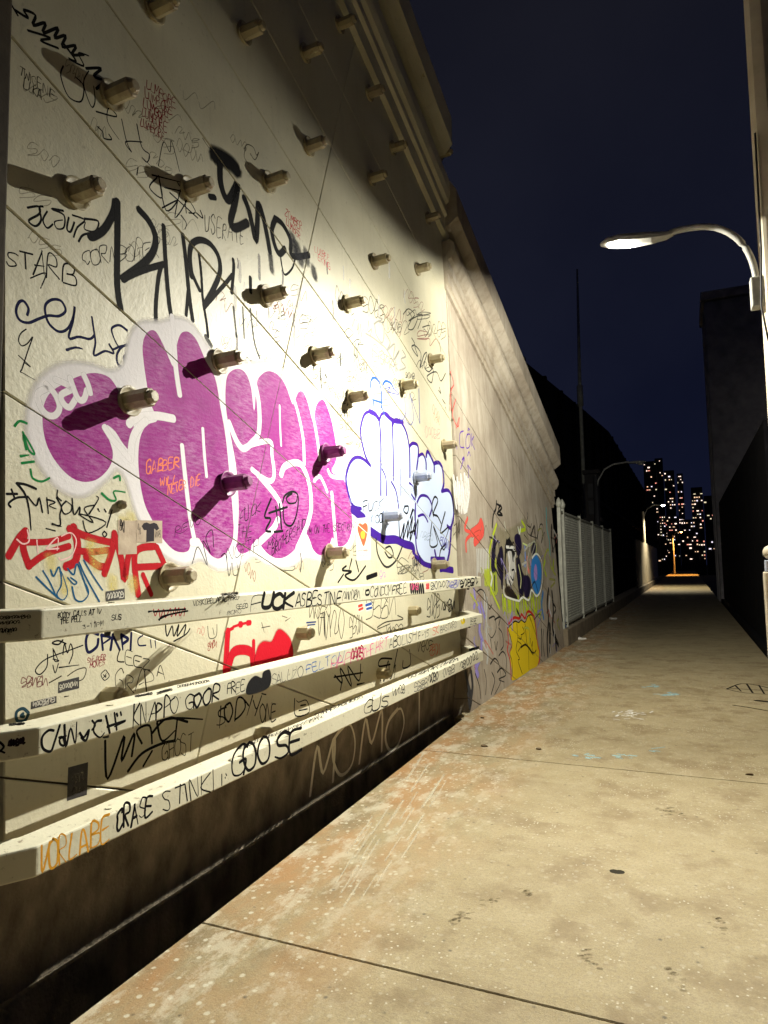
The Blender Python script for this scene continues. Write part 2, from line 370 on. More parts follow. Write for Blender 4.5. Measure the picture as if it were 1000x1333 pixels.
for x, y in ((398, 824), (540, 795), (500, 877), (345, 957), (150, 908)): peg(CRM, *CRM.st(x, y, .05), 'peg_paint', aw, -.06)
for x, y in pegs: peg(CRM, *CRM.st(x, y, .085), 'peg_paint', aw)
for x, y in ((310, 628), (436, 588)): peg(CRM, *CRM.st(x, y, .085), 'peg_purple', aw)
for x, y in ((551, 621), (513, 672)): peg(CRM, *CRM.st(x, y, .085), 'peg_blue', aw)
for x, y in ((516, 30), (540, 101), (578, 200)): peg(CRM, *CRM.st(x, y, .07), 'peg_paint', aw, .012)
s_, t_ = CRM.st(157, 657); obj('stub', tube_mesh('stub', [CRM.p3(s_, t_, -.01), CRM.p3(s_, t_, .018), CRM.p3(s_+.008, t_+.004, .03)], [.024, .022, .012], 6, False), 'peg_paint', aw)
# dark plinth under the painted courses, with its ledge, and the dark pier at the near end
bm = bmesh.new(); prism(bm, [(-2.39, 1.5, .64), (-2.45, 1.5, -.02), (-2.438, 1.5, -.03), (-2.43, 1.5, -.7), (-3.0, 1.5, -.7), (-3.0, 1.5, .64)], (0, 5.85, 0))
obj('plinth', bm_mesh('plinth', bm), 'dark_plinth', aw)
obj('pier', box_mesh('pier', -3.0, -2.415, -6, 1.785, -.7, 6.5, .01), 'dark_pier', aw)

# ------------------------------------------------------------------ bare concrete wall further on
cw = empty('concrete_wall', (-2.4, 10.4, 0), 'bare brown concrete wall with cornice beyond the cream wall, tagged along its foot', 'wall')
CNC.parent = cw
YE = 13.55
tc_ = [.7, 1.4, 2.04, 2.67, 3.30, 3.95, 4.62, 5.32, 6.03, 6.74, 7.27]
for t0, t1 in zip(tc_, tc_[1:]):
    poly = [(0, t0+.004), (18, t0+.004), (18, t1-.004), (0, t1-.004)]
    poly = clip(poly, lambda p: fy(CNC)(p)-(7.30+.078*fz(CNC)(p)))
    poly = clip(poly, lambda p: YE-fy(CNC)(p)); poly = clip(poly, lambda p: fz(CNC)(p)+.1)
    if len(poly) < 3: continue
    obj('block', block_mesh('block', poly, CNC.p3, .3, .004), 'concrete', cw)
CNC.cuts = [('t', t, .004) for t in tc_[1:-1]]
bm = bmesh.new(); prism(bm, [yz_on(CNC, y, z, -.02) for y, z in ((7.33, -.1), (YE-.01, -.1), (YE-.01, 2.7), (7.75, 4.9))], (-.4, 0, 0)); obj('joint_backing', bm_mesh('joint_backing', bm), 'joint', cw)
moulding('cornice', CNC, [(-.4, 7.272), (.03, 7.272), (.035, 7.33), (.06, 7.335), (.06, 7.45), (.045, 7.455), (.045, 7.475), (.08, 7.48), (.085, 7.58), (.07, 7.585), (.07, 7.60), (.12, 7.62), (.17, 7.70), (.17, 7.78), (.12, 7.83), (-.4, 7.83)], 7.60, YE+.10, 'concrete', cw)
moulding('frieze', CNC, [(-.5, 7.828), (.01, 7.828), (.01, 8.02), (-.5, 8.02)], 7.62, YE, 'concrete', cw)
moulding('coping', CNC, [(-.5, 8.0), (.12, 8.0), (.24, 8.08), (.25, 8.40), (.17, 8.53), (-.5, 8.57)], 7.6, YE+.12, 'concrete', cw)

# ------------------------------------------------------------------ three-bar guard rail
gr = empty('guard_rail', (-2.05, 4.3, 0), 'cream steel guard rail of three bars, scrawled with tags, in front of the wall', 'guard rail')
RZ = ((1.375, 1.48), (.993, 1.09), (.606, .706))
RX, RD = -2.0, .128
path = [(-2.52, .74), (RX, 1.645), (RX, 7.0), (-2.335, 7.56)]
def rail_mesh(z0, z1):
    pin = []
    for i, p in enumerate(path):
        d = [Vector(path[min(i+1, 3)])-Vector(path[i]), Vector(path[i])-Vector(path[max(i-1, 0)])]
        d = [k.normalized() for k in d if k.length > 0]; nn = [Vector((-k.y, k.x)) for k in d]
        m = sum(nn, Vector((0, 0))).normalized(); pin.append(Vector(p)+m*(RD/m.dot(nn[0])))
    bm = bmesh.new(); rows = []
    for p, r in zip(path, pin):
        rows.append([bm.verts.new((p[0], p[1], z0)), bm.verts.new((p[0], p[1], z1)), bm.verts.new((r[0], r[1], z1)), bm.verts.new((r[0], r[1], z0))])
    for a, b in zip(rows, rows[1:]):
        for k in range(4): bm.faces.new((a[k], a[(k+1) % 4], b[(k+1) % 4], b[k]))
    bm.faces.new(rows[0]); bm.faces.new(rows[-1][::-1])
    bmesh.ops.recalc_face_normals(bm, faces=bm.faces)
    bmesh.ops.bevel(bm, geom=bm.edges[:], offset=.007, segments=2, affect='EDGES', profile=.5)
    return bm_mesh('rail', bm)
rails = [obj('rail', rail_mesh(*z), 'cream_rail', gr) for z in RZ]
for z0, z1 in RZ:                          # stand-offs from the wall and bolt heads on the bars
    zc = (z0+z1)/2
    for y in (1.98, 6.7): obj('bolt', tube_mesh('bolt', [(-2.05, y, z0-.02), (-2.05, y, z0+.01)], .012, 6, False), 'dark_steel', gr)
    for y in (2.0, 4.4): obj('bolt', tube_mesh('bolt', [(-2.05, y, z1-.01), (-2.05, y, z1+.004)], .014, 8, False), 'cream_rail', gr)

# ------------------------------------------------------------------ paint: strokes laid on the surfaces
RF = [Flat((RX, 0, 0), (0, 1, 0), (0, 0, 1), (1, 0, 0)) for _ in range(3)]
RT = [Flat((0, 0, z[1]), (0, 1, 0), (1, 0, 0), (0, 0, 1)) for z in RZ]
dl = Vector((-.52, -.905)).normalized()
RL = [Flat((RX, 1.645, 0), (-dl.x, -dl.y, 0), (0, 0, 1), (-dl.y, dl.x, 0) if -dl.y > 0 else (dl.y, -dl.x, 0)) for _ in range(3)]
for i in range(3): RF[i].parent = RT[i].parent = RL[i].parent = rails[i]
PLN = Flat((-2.45+.02*.0909, 0, 0), (0, 1, 0), (.0905, 0, .9959), (.9959, 0, -.0905)); PLN.parent = aw
GND = Flat((0, 0, 0), (1, 0, 0), (0, 1, 0), (0, 0, 1)); GND.parent = walk
def spline(pts, closed=False, step=5):
    if len(pts) < 3: return pts
    n = len(pts); out = []
    for i in range(n if closed else n-1):
        g = lambda k: pts[k % n] if closed else pts[min(max(k, 0), n-1)]
        p0, p1, p2, p3 = (np.array(g(i+k)) for k in (-1, 0, 1, 2))
        for j in range(step):
            t = j/step; out.append(tuple(.5*((2*p1)+(-p0+p2)*t+(2*p0-5*p1+4*p2-p3)*t*t+(-p0+3*p1-3*p2+p3)*t**3)))
    if not closed: out.append(pts[-1])
    return out
class Paint:
    """One tag: strokes and fills collected into one mesh on one surface."""
    def __init__(s, P, name='graffiti_tag', mat='marker', label=None):
        s.P, s.name, s.mat, s.label = P, name, mat, label; s.v, s.f, s.c = [], [], []
    def add(s, uv, off, col, al):
        s.v.append(tuple(s.P.p3(uv[0], uv[1], off))); s.c.append((*col, al)); return len(s.v)-1
    def nxt(s, uv, m=.01, up=1):
        a = np.array(uv); b = (a[:, 0].min()-m, a[:, 0].max()+m, a[:, 1].min()-m, a[:, 1].max()+m); P = s.P
        lay = 1+max([q[4] for q in P.boxes if q[0] < b[1] and q[1] > b[0] and q[2] < b[3] and q[3] > b[2]], default=0)
        P.boxes.append((*b, lay+up-1)); return .0001+lay*.000014
    def stroke(s, px, w, col, soft=0.0, smooth=True, al=1.0, taper=False):
        """px: photo pixels; w: width in photo pixels at the stroke's own distance."""
        uv = [s.P.st(*p) for p in px]
        m = uv[len(uv)//2]; dist = np.linalg.norm(s.P.p3(*m)-CP); w = w*dist/F/2
        pts = spline(uv) if smooth else list(uv)
        pts = [np.array(p) for p in pts]
        q = [pts[0]]
        for p in pts[1:]:
            if np.linalg.norm(p-q[-1]) > max(w*.25, 1e-4): q.append(p)
        if len(q) < 2: q = [pts[0], pts[0]+np.array([w*.5, 0])]
        T = [(q[min(i+1, len(q)-1)]-q[max(i-1, 0)]) for i in range(len(q))]; T = [t/(np.linalg.norm(t)+1e-9) for t in T]
        ws = [w]*len(q)
        if taper: ws = [w*(1-.55*i/(len(q)-1)) for i in range(len(q))]
        q = [q[0]-T[0]*w*.8, q[0]-T[0]*w*.5]+q+[q[-1]+T[-1]*ws[-1]*.5, q[-1]+T[-1]*ws[-1]*.8]
        T = [T[0]]*2+T+[T[-1]]*2; ws = [w*.45, w*.85]+ws+[ws[-1]*.85, ws[-1]*.45]
        off = s.nxt(q, w*1.2+soft*w); sw = soft*w
        if soft: q = [q[0]-T[0]*sw]+q+[q[-1]+T[-1]*sw]; T = [T[0]]+T+[T[-1]]; ws = [ws[0]*.6]+ws+[ws[-1]*.6]
        rows = []
        for i, (p, t, k) in enumerate(zip(q, T, ws)):
            nn = np.array([-t[1], t[0]]); a_ = al*(0 if soft and i in (0, len(q)-1) else 1)
            cols = [(-k, a_), (k, a_)] if not soft else [(-k-sw, 0), (-k, a_), (k, a_), (k+sw, 0)]
            rows.append([s.add(p+nn*o, off, col, a) for o, a in cols])
        for a, b in zip(rows, rows[1:]):
            for k in range(len(a)-1): s.f.append((a[k], b[k], b[k+1], a[k+1]))
        return s
    def fill(s, px, col, smooth=True, al=1.0, soft=0.0):
        uv = [s.P.st(*p) for p in px]
        if smooth: uv = spline(uv, True, 4)
        off = s.nxt(uv, soft+.005); idx = [s.add(p, off, col, al) for p in uv]
        for t in geometry.tessellate_polygon([[Vector((p[0], p[1], 0)) for p in uv]]): s.f.append(tuple(idx[k] for k in t))
        if soft:
            n = len(uv); sg = 1 if area(uv) > 0 else -1; o2 = []
            for i in range(n):
                e = np.array(uv[(i+1) % n])-np.array(uv[i-1]); e /= np.linalg.norm(e)+1e-9
                o2.append(s.add(np.array(uv[i])+np.array([e[1], -e[0]])*sg*soft, off, col, 0))
            for i in range(n): s.f.append((idx[i], idx[(i+1) % n], o2[(i+1) % n], o2[i]))
        return s
    def done(s):
        P = s.P; me = bpy.data.meshes.new(s.name); me.from_pydata(s.v, [], s.f); me.update()
        at = me.color_attributes.new('col', 'FLOAT_COLOR', 'POINT'); at.data.foreach_set('color', np.array(s.c, 'f').ravel())
        if P.cuts:
            bm = bmesh.new(); bm.from_mesh(me)
            V = np.array(s.v)-P.P0; S, T = V@P.a, V@P.b
            for kind, val, gap in P.cuts:
                if kind == 't':
                    if T.min() > val+gap or T.max() < val-gap: continue
                    no = P.b; base = P.p3(0, val); lim = lambda c: abs((c-P.P0)@P.b-val) < gap
                else:
                    g = S-(2.40+.046*T)
                    if g.min() > gap or g.max() < -gap: continue
                    no = P.a-P.b*.046; no = no/np.linalg.norm(no); base = P.p3(2.40, 0); lim = lambda c: abs((c-base)@no) < gap
                for sg in (-1, 1):
                    bmesh.ops.bisect_plane(bm, geom=bm.verts[:]+bm.edges[:]+bm.faces[:], plane_co=tuple(base+no*gap*sg), plane_no=tuple(no), dist=1e-6)
                dead = [f for f in bm.faces if lim(np.array(f.calc_center_median()))]
                bmesh.ops.delete(bm, geom=dead, context='FACES')
            bm.to_mesh(me); bm.free()
        for pl in me.polygons: pass
        o = obj(s.name, me, s.mat, P.parent)
        if s.label: o['label'] = s.label
        return o
def crop(x0, y0, sc): return lambda x, y: (x0+x/sc, y0+y/sc)
FULL = crop(0, 0, 1)
def parse(txt, K): return [[K(*map(float, p.split(','))) for p in part.split()] for part in txt.split('|')]
def T(P, K, txt, w, col, soft=0.0, mat='marker', name='graffiti_tag', label=None, al=1.0, smooth=True):
    pt = Paint(P, name, mat, label)
    for i, st in enumerate(parse(txt, K)): pt.stroke(st, w*(1.22, 1.05, 1.35)[i % 3], s2l(col), soft, smooth, al, i % 3 == 2)
    return pt.done()
FONT = {'A': '0,0 1.6,6 2.4,6 4,0|.8,2.2 3.4,2.4', 'B': '0,0 .2,6 3,5.6 3.2,3.8 .4,3.2 3.6,2.6 3.6,.6 0,0', 'C': '3.8,5 2.6,6 .6,5 0,3 .6,.8 2.4,0 4,1.2', 'D': '0,0 .3,6 3,5.2 4,3 3,.6 0,0',
 'E': '3.6,6 .3,5.8 0,0 3.8,.2|.2,3.1 3,3.2', 'F': '3.8,6 .4,5.8 0,0|.2,3 2.9,3.2', 'G': '3.8,5.2 2.4,6 .4,4.8 0,2.6 .8,.5 2.6,0 3.7,.8|1.9,2.7 3.9,2.8 3.8,-.2', 'H': '0,6 .2,0|3.8,6 3.6,0|.1,3 3.8,3.2', 'I': '1,6 1.1,0',
 'J': '3.2,6 3.2,1 2,0 .4,.6', 'K': '.2,6 0,0|3.8,6 .2,2.8 3.9,0', 'L': '.3,6 0,.1 3.6,.2', 'M': '0,0 .5,6 2,2 3.6,6 4,0', 'N': '0,0 .3,6 3.6,.2 4,6', 'O': '2,6 .3,4.8 0,2.4 1.2,0 3.2,.4 4,3 3.2,5.4 2,6',
 'P': '0,0 .3,6 3.2,5.6 3.4,3.6 .2,2.8', 'R': '0,0 .3,6 3.2,5.6 3.2,3.6 .3,3 3.8,0', 'S': '3.8,5.2 2,6 .4,5 .8,3.6 3.2,2.6 3.6,.8 1.8,0 0,.9', 'T': '0,5.8 4,6|2,6 2,0', 'U': '.2,6 .2,1 1.8,0 3.4,1 3.8,6', 'V': '0,6 1.9,0 4,6',
 'W': '0,6 .8,0 2,4 3.2,0 4,6', 'X': '0,6 4,0|4,6 0,0', 'Y': '0,6 2,3|4,6 1.4,0', 'Z': '.2,5.8 3.8,6 0,.1 4,.2', '0': '2,6 .3,4.8 0,2.4 1.2,0 3.2,.4 4,3 3.2,5.4 2,6', '1': '.8,5 2,6 2,0', '3': '.2,5.6 3,5.6 1.4,3.4 3.6,2.4 2.6,.2 .2,.4',
 '5': '3.6,6 .6,5.8 .4,3.4 3,3.4 3.2,.8 .2,.2', '-': '.6,3 3.2,3.1', "'": '1.6,6 1.4,4.6', '.': '.2,.1 .5,.3', '!': '1.6,6 1.2,2|1.1,.4 1.2,.1', '$': '3.8,5.2 2,6 .4,5 .8,3.6 3.2,2.6 3.6,.8 1.8,0 0,.9|2,6.8 1.8,-.8', '"': '.6,6.4 .8,5|2,6.4 2.2,5'}
def text(P, K, s, p0, p1, h, w, col, skew=0.0, jit=.18, mat='marker', soft=0.0, label=None, al=1.0, smooth=True, paint=None):
    """Hand lettering: baseline p0 -> p1 and cap height h, in crop units."""
    rnd = random.Random(s+str(p0)); pt = paint or Paint(P, 'graffiti_tag', mat, label)
    adv = sum(2.2 if c in "I'.!" else 4.6 for c in s)-.6; x = 0
    for c in s:
        if c in FONT:
            jh = rnd.uniform(.82, 1.2); jy = rnd.uniform(-.5, .4); sk = rnd.uniform(-.12, .22); jw = rnd.uniform(.85, 1.15); pw = rnd.uniform(.75, 1.25)
            for part in FONT[c].split('|'):
                st = []
                for q in part.split():
                    a, b = map(float, q.split(',')); a = a*jw+b*sk+rnd.uniform(-jit, jit)*1.7; b = b*jh+jy+rnd.uniform(-jit, jit)*1.5
                    k = (x+a)/adv; X = p0[0]+(p1[0]-p0[0])*k+skew*b*h/6; Y = p0[1]+(p1[1]-p0[1])*k-b*h/6
                    st.append(K(X, Y))
                pt.stroke(st, w*pw, s2l(col), soft, smooth, al, rnd.random() < .4)
        x += (2.2 if c in "I'.!" else 4.6)+rnd.uniform(-.35, .35)
    return pt if paint else pt.done()
def squiggle(P, K, x0, y0, x1, y1, h, w, col, n=5, al=.8, mat='marker', seed=0):
    """An unreadable scrawl along a line."""
    rnd = random.Random(seed*97+int(x0*13+y0*7)); pt = Paint(P, 'graffiti_tag', mat); st = []
    for i in range(n):
        k = (i+.5)/n; cx, cy = x0+(x1-x0)*k, y0+(y1-y0)*k; sw = (x1-x0)/n
        form = rnd.randrange(4)
        if form == 0: seq = [(-.5, -.2), (-.1, -1), (.3, -.7), (.0, -.1), (.5, -.3)]
        elif form == 1: seq = [(-.4, -1), (-.3, 0), (.2, -.9), (.4, 0)]
        elif form == 2: seq = [(.4, -.8), (-.2, -1), (-.4, -.4), (.3, -.5), (.3, 0), (-.4, .1)]
        else: seq = [(-.4, -.5), (0, -1.1), (.4, -.5), (0, .1), (-.3, -.4)]
        seg = [K(cx+a*sw*1.2+rnd.uniform(-.1, .1)*sw, cy+b*h+rnd.uniform(-.12, .12)*h) for a, b in seq]
        if rnd.random() < .45: st += seg
        else:
            if len(st) > 1: pt.stroke(st, w, s2l(col), 0, True, al)
            st = seg
    if len(st) > 1: pt.stroke(st, w, s2l(col), 0, True, al)
    return pt.done()

# ------------------------------------------------------------------ graffiti on the cream wall
KA, KB, KC, KD = crop(0, 400, 5), crop(0, 380, 3.508), crop(150, 400, 5), crop(150, 560, 5)
KF, KG, KH, KI = crop(300, 580, 5), crop(440, 470, 5.556), crop(440, 600, 5.556), crop(100, 240, 5)
KJ, KL, KM, KN = crop(240, 180, 5), crop(0, 200, 6.25), crop(0, 600, 5), crop(200, 760, 4.545)
KO, KQ, KR, KS = crop(400, 740, 4.1667), crop(0, 780, 5), crop(400, 360, 5), crop(0, 0, 3.03)
KT = crop(0, 240, 3.03); KU = crop(0, 740, 3.03); KV = crop(0, 1000, 2.5); KE = crop(300, 450, 5)
BLK, NAVY, PUR, WHT = (16, 15, 17), (20, 22, 62), (146, 26, 128), (226, 222, 226)
GRY = (92, 90, 88)
# older ghosts and drips under everything
for i in range(74):
    x, y = random.uniform(270, 575), random.uniform(380, 745)
    squiggle(CRM, FULL, x, y, x+random.uniform(14, 34), y+random.uniform(2, 26), random.uniform(8, 20), random.uniform(.7, 1.3), random.choice(((120, 112, 96), (96, 92, 84), (80, 78, 74), (150, 110, 100))), random.randint(2, 4), .75, 'faded', i)
for i in range(20):
    x, y = random.uniform(15, 300), random.uniform(60, 330)
    squiggle(CRM, FULL, x, y, x+random.uniform(20, 46), y+random.uniform(12, 34), random.uniform(8, 18), .8, (96, 88, 66), random.randint(2, 4), .4, 'faded', i)
dr = Paint(CRM, 'paint_drips', 'faded')
for i in range(44):
    x, y = random.uniform(300, 530), random.uniform(330, 520); l = random.uniform(10, 46)
    dr.stroke([(x, y), (x+random.uniform(-1, 1), y+l*.5), (x+l*.02, y+l)], random.uniform(1, 4.5), s2l((235, 232, 228) if i % 3 else (150, 146, 150)), .6, True, .45)
dr.done()
T(CRM, KS, '60,40 110,70 95,40 140,60 130,100 180,90 170,130 230,110 215,150 260,140 245,185 300,180 285,215 330,215|110,120 200,150 160,160 230,190|250,170 300,240 270,230 330,260 310,210 350,220|340,270 400,270 370,300 410,320 380,350|40,10 70,60', 2.4, BLK)
T(CRM, KS, '250,260 240,300 270,380 320,400 330,340 300,305|350,280 330,330 360,420 375,400 370,340|380,440 460,460 430,425 425,480 470,550|385,500 405,520 410,545 440,550 430,530|480,470 500,560 520,600 495,560 560,560|540,490 560,580 590,610 580,640 560,620 600,660|545,660 540,690', 1.4, BLK)
text(CRM, KS, 'TWICENIE', (75, 290), (220, 400), 38, 1.0, (60, 54, 40), al=.7); text(CRM, KS, 'LUKA', (95, 345), (165, 395), 34, 1.0, (60, 54, 40), al=.7)
pt = Paint(CRM, 'graffiti_tag', 'marker', 'stack of five small red hand-lettered lines')
for i in range(5): text(CRM, KS, 'LUMBORE', (578-6*i, 345+37*i), (690-10*i, 425+33*i), 34, 1.1, (120, 28, 32), paint=pt, jit=.3)
pt.done()
T(CRM, KS, '625,655 645,560 670,600 675,555 690,600 708,675', .9, BLK)
T(CRM, KS, '620,700 590,740 640,780 625,690 655,830 700,790 640,820|650,740 740,770 690,860 720,730 735,840|600,690 720,720|670,760 780,860|700,720 770,830 745,840|715,850 735,880 730,905|775,840 800,860 790,830', 1.5, BLK)
text(CRM, KJ, 'USERATE', (135, 600), (390, 700), 110, 1.1, (48, 46, 44), jit=.3)
pt = Paint(CRM, 'graffiti_tag', 'marker'); text(CRM, KJ, 'ZOMBER', (655, 500), (770, 610), 48, 1.0, (170, 34, 40), paint=pt); text(CRM, KJ, 'LUMBER', (665, 555), (755, 665), 46, 1.0, (170, 34, 40), paint=pt); pt.done()
pt = Paint(CRM, 'graffiti_tag', 'marker'); text(CRM, KJ, 'LUMBER', (850, 740), (940, 800), 40, .9, (200, 90, 96), paint=pt); text(CRM, KJ, 'EKING', (870, 790), (950, 860), 40, .9, (200, 90, 96), paint=pt); pt.done()
T(CRM, KJ, '390,70 410,40 450,60 470,110 485,90 460,140 430,100|400,60 390,120 420,170|120,0 160,60 200,80', 1.0, (80, 74, 58), al=.6)
T(CRM, KL, '225,440 315,430 320,490 235,545 290,590 335,540 320,440 350,430|385,470 350,540 385,605 430,575|515,465 420,450 520,500 520,600 465,610 445,555 510,540|560,520 545,610 575,635 605,560|590,500 690,540 630,600 600,680|690,530 800,550 775,630 690,615 695,560|640,715 680,660 770,650 740,700', 2.1, BLK)
text(CRM, KT, 'STARB', (22, 320), (290, 395), 78, 1.8, BLK, jit=.35, smooth=True)
text(CRM, KI, 'CORNBORER', (40, 520), (540, 470), 110, 1.1, (44, 42, 40), jit=.4)
T(CRM, KT, '120,370 180,350 165,400|160,410 163,404', 1.3, BLK)
T(CRM, KB, '125,105 130,75 108,42 85,50 74,90 90,128 130,141 180,122 222,108 270,110 300,85 280,42 240,35 208,60 210,110 230,152 272,182 312,165 336,110 341,66 334,130 315,210 360,205 410,215 432,197|420,115 428,170 436,230 430,290 480,270 520,280 497,235 515,262 545,250 570,245|580,175 545,152 512,165 515,195 535,240 555,256|605,240 562,248 535,285 540,330 575,352 600,332|575,285 565,300 575,318|305,265 345,254 376,260', 2.7, NAVY, label='looping dark blue marker tag')
T(CRM, KB, '120,170 95,190 85,222 100,246 126,235 150,205 130,262 100,355|85,290 140,342 110,322|100,355 93,365 106,371 160,402', 1.3, BLK)
# big black letters
pt = Paint(CRM, 'graffiti_tag', 'spray', 'tall black spray-painted letters above the purple piece')
for txt, w in (('250,115 236,190 180,290 112,338 85,340', 8.5), ('265,110 265,300 262,600 270,720 285,805', 8.5), ('405,165 470,240 512,340 500,430 440,510 300,615', 8.5), ('300,615 430,560 565,520', 7), ('565,270 572,400 585,600 600,760 615,862', 6.5), ('550,530 530,620 515,780 515,885', 6), ('690,330 705,450 720,600 735,750 755,885', 6.2), ('725,700 712,850', 5), ('748,600 735,470 750,390 805,362 870,390 922,470 932,570 890,680 830,790', 7), ('735,440 745,560 800,690', 5.5), ('795,450 810,580 820,740 845,900 855,990', 4.2), ('830,800 900,720 980,630 1010,590', 5)):
    for st in parse(txt, KI): pt.stroke(st, w, s2l(BLK), .22)
pt.done()
pt = Paint(CRM, 'graffiti_tag', 'spray', 'soft black spray lettering high on the wall')
for txt, w, sf in (('195,110 250,130 310,170 340,205', 13, .9), ('232,170 235,280 260,370 290,400 330,330 348,300 330,420 302,540 330,585 410,550', 8.5, .35), ('390,390 420,470 450,600 467,665 475,560 482,430 510,500 540,640 556,735', 8, .35), ('590,530 570,600 590,700 620,752 655,720', 7, .35), ('590,520 640,560 690,660 702,765 812,760', 6.5, .35), ('625,760 650,885 700,850 720,790', 2.5, .3), ('318,790 322,830 318,900 308,1005', 5, .3), ('430,908 432,1000', 6, .2), ('165,380 200,385', 6, .3)):
    for st in parse(txt, KJ): pt.stroke(st, w, s2l(BLK), sf)
pt.done()
pt = Paint(CRM, 'paint_drips', 'faded')
for txt, w in (('730,700 760,800', 10), ('790,740 800,800', 8), ('840,850 850,900', 8), ('700,640 720,740', 9), ('560,760 570,860', 6)):
    for st in parse(txt, KJ): pt.stroke(st, w, s2l((60, 60, 66)), 1.2, True, .55)
for txt, w in (('770,0 790,190', 3.5), ('830,0 840,200', 3), ('880,10 905,220 940,330', 3), ('590,190 625,250', 6)):
    for st in parse(txt, KC): pt.stroke(st, w, s2l((70, 70, 74)), .4, True, .6)
pt.done()
# the purple piece: white under-coat, purple fills, white outlines
pp = Paint(CRM, 'graffiti_throw_up', 'spray', 'white under-coat of the big purple bubble letters')
pp.fill([(40, 545), (48, 510), (66, 488), (90, 478), (120, 480), (145, 488), (164, 476), (172, 442), (186, 424), (208, 424), (232, 418), (250, 426), (270, 454), (290, 478), (308, 472), (326, 476), (348, 474), (368, 484), (382, 504), (396, 503), (418, 513), (434, 545), (443, 585), (450, 618), (461, 668), (460, 700), (448, 716), (424, 726), (398, 722), (376, 734), (350, 731), (330, 720), (310, 732), (284, 737), (262, 724), (240, 730), (214, 718), (196, 694), (180, 664), (166, 620), (150, 606), (134, 622), (108, 640), (80, 632), (56, 604), (43, 575)], s2l(WHT), soft=.04, al=.88)
pp.done()
pp = Paint(CRM, 'graffiti_throw_up', 'fill', 'purple filling of the big bubble letters')
pp.fill([KB(*p) for p in [(195, 610), (200, 520), (230, 460), (290, 420), (360, 385), (430, 370), (495, 388), (535, 440), (575, 520), (608, 600), (608, 660), (595, 722), (560, 690), (528, 640), (490, 608), (477, 625), (500, 680), (516, 740), (500, 800), (450, 852), (390, 868), (330, 850), (270, 795), (218, 710)]], s2l(PUR))
pp.fill([(186, 462), (187, 442), (194, 431), (203, 432), (213, 450), (226, 478), (229, 455), (235, 435), (245, 432), (256, 443), (268, 470), (280, 492), (287, 530), (294, 570), (299, 620), (304, 680), (303, 702), (296, 718), (286, 727), (276, 724), (266, 712), (257, 700), (249, 708), (245, 717), (236, 719), (225, 715), (211, 700), (197, 675), (188, 655), (182, 625), (180, 595), (183, 568), (192, 553), (205, 547), (198, 530), (192, 505)], s2l(PUR))
pp.fill([(294, 500), (298, 486), (309, 480), (320, 486), (327, 505), (331, 535), (334, 500), (340, 488), (350, 483), (362, 488), (372, 502), (381, 526), (385, 518), (389, 510), (395, 511), (401, 525), (408, 550), (411, 530), (417, 521), (423, 523), (431, 545), (437, 575), (438, 598), (432, 614), (446, 622), (453, 640), (458, 668), (458, 690), (451, 708), (439, 711), (433, 700), (428, 712), (418, 723), (408, 716), (402, 700), (395, 692), (388, 710), (375, 723), (362, 727), (350, 722), (340, 711), (334, 702), (326, 716), (312, 720), (306, 700), (307, 660), (304, 610), (300, 570), (294, 530)], s2l(PUR))
pp.done()
pp = Paint(CRM, 'graffiti_throw_up', 'spray', 'white outlines of the big purple bubble letters')
for pts, w in (([(224, 412), (227, 450), (229, 480), (234, 514)], 8), ([(168, 552), (176, 545), (200, 541), (226, 545)], 10), ([(170, 598), (172, 575), (178, 560), (190, 548)], 10), ([(136, 556), (145, 570), (156, 582), (168, 597)], 8), ([(237, 580), (241, 620), (247, 670), (253, 702)], 7), ([(264, 558), (266, 590), (269, 620)], 5), ([(283, 488), (290, 530), (299, 575), (305, 610), (308, 660), (306, 705)], 8), ([(298, 550), (308, 574), (317, 584), (328, 576), (337, 562), (337, 525), (330, 492), (325, 474)], 8), ([(316, 584), (330, 578), (352, 575), (354, 592), (357, 616), (353, 626), (342, 622), (328, 611)], 6.5), ([(336, 618), (350, 634), (362, 650), (366, 662)], 8), ([(366, 618), (370, 608), (380, 603), (391, 604), (399, 618), (404, 638), (405, 662), (401, 680), (395, 696), (387, 714)], 8), ([(376, 504), (384, 524), (390, 546), (395, 574), (396, 604)], 6), ([(400, 512), (404, 530), (410, 554), (414, 578), (416, 598)], 6), ([(364, 528), (365, 562), (366, 580)], 3.5), ([(330, 713), (342, 702), (356, 688), (362, 676)], 9), ([(427, 612), (432, 620), (446, 622)], 5), ([(409, 626), (416, 620), (422, 630), (426, 640)], 5), ([(432, 642), (434, 664), (436, 692), (438, 712)], 7), ([(250, 706), (258, 706)], 10)):
    pp.stroke(pts, w, s2l(WHT), .12)
for txt in ('300,530 245,565 265,650 312,702 360,702 388,650 360,570 300,500', '360,470 430,500 470,530 400,570 412,625 455,650 495,590', '455,460 505,590 545,600 565,540', '545,440 572,500 588,560'):
    for st in parse(txt, KA): pp.stroke(st, 7, s2l(WHT), .25)
pp.done()
pt = Paint(CRM, 'graffiti_tag', 'marker', 'small orange hand lettering on the purple piece')
text(CRM, KD, 'GABBER', (200, 284), (412, 244), 80, 1.7, (232, 130, 90), paint=pt); text(CRM, KD, 'WILL', (292, 366), (410, 335), 52, 1.6, (232, 130, 90), paint=pt); text(CRM, KD, 'NEVER DIE', (342, 420), (552, 350), 56, 1.6, (232, 130, 90), paint=pt); pt.done()
pt = Paint(CRM, 'graffiti_tag', 'marker'); text(CRM, KD, 'FUCK', (810, 610), (940, 530), 80, 1.3, BLK, paint=pt); text(CRM, KD, 'THE', (790, 700), (890, 690), 70, 1.3, BLK, paint=pt); text(CRM, KD, 'NCETH', (730, 850), (930, 790), 80, 1.2, BLK, paint=pt); pt.done()
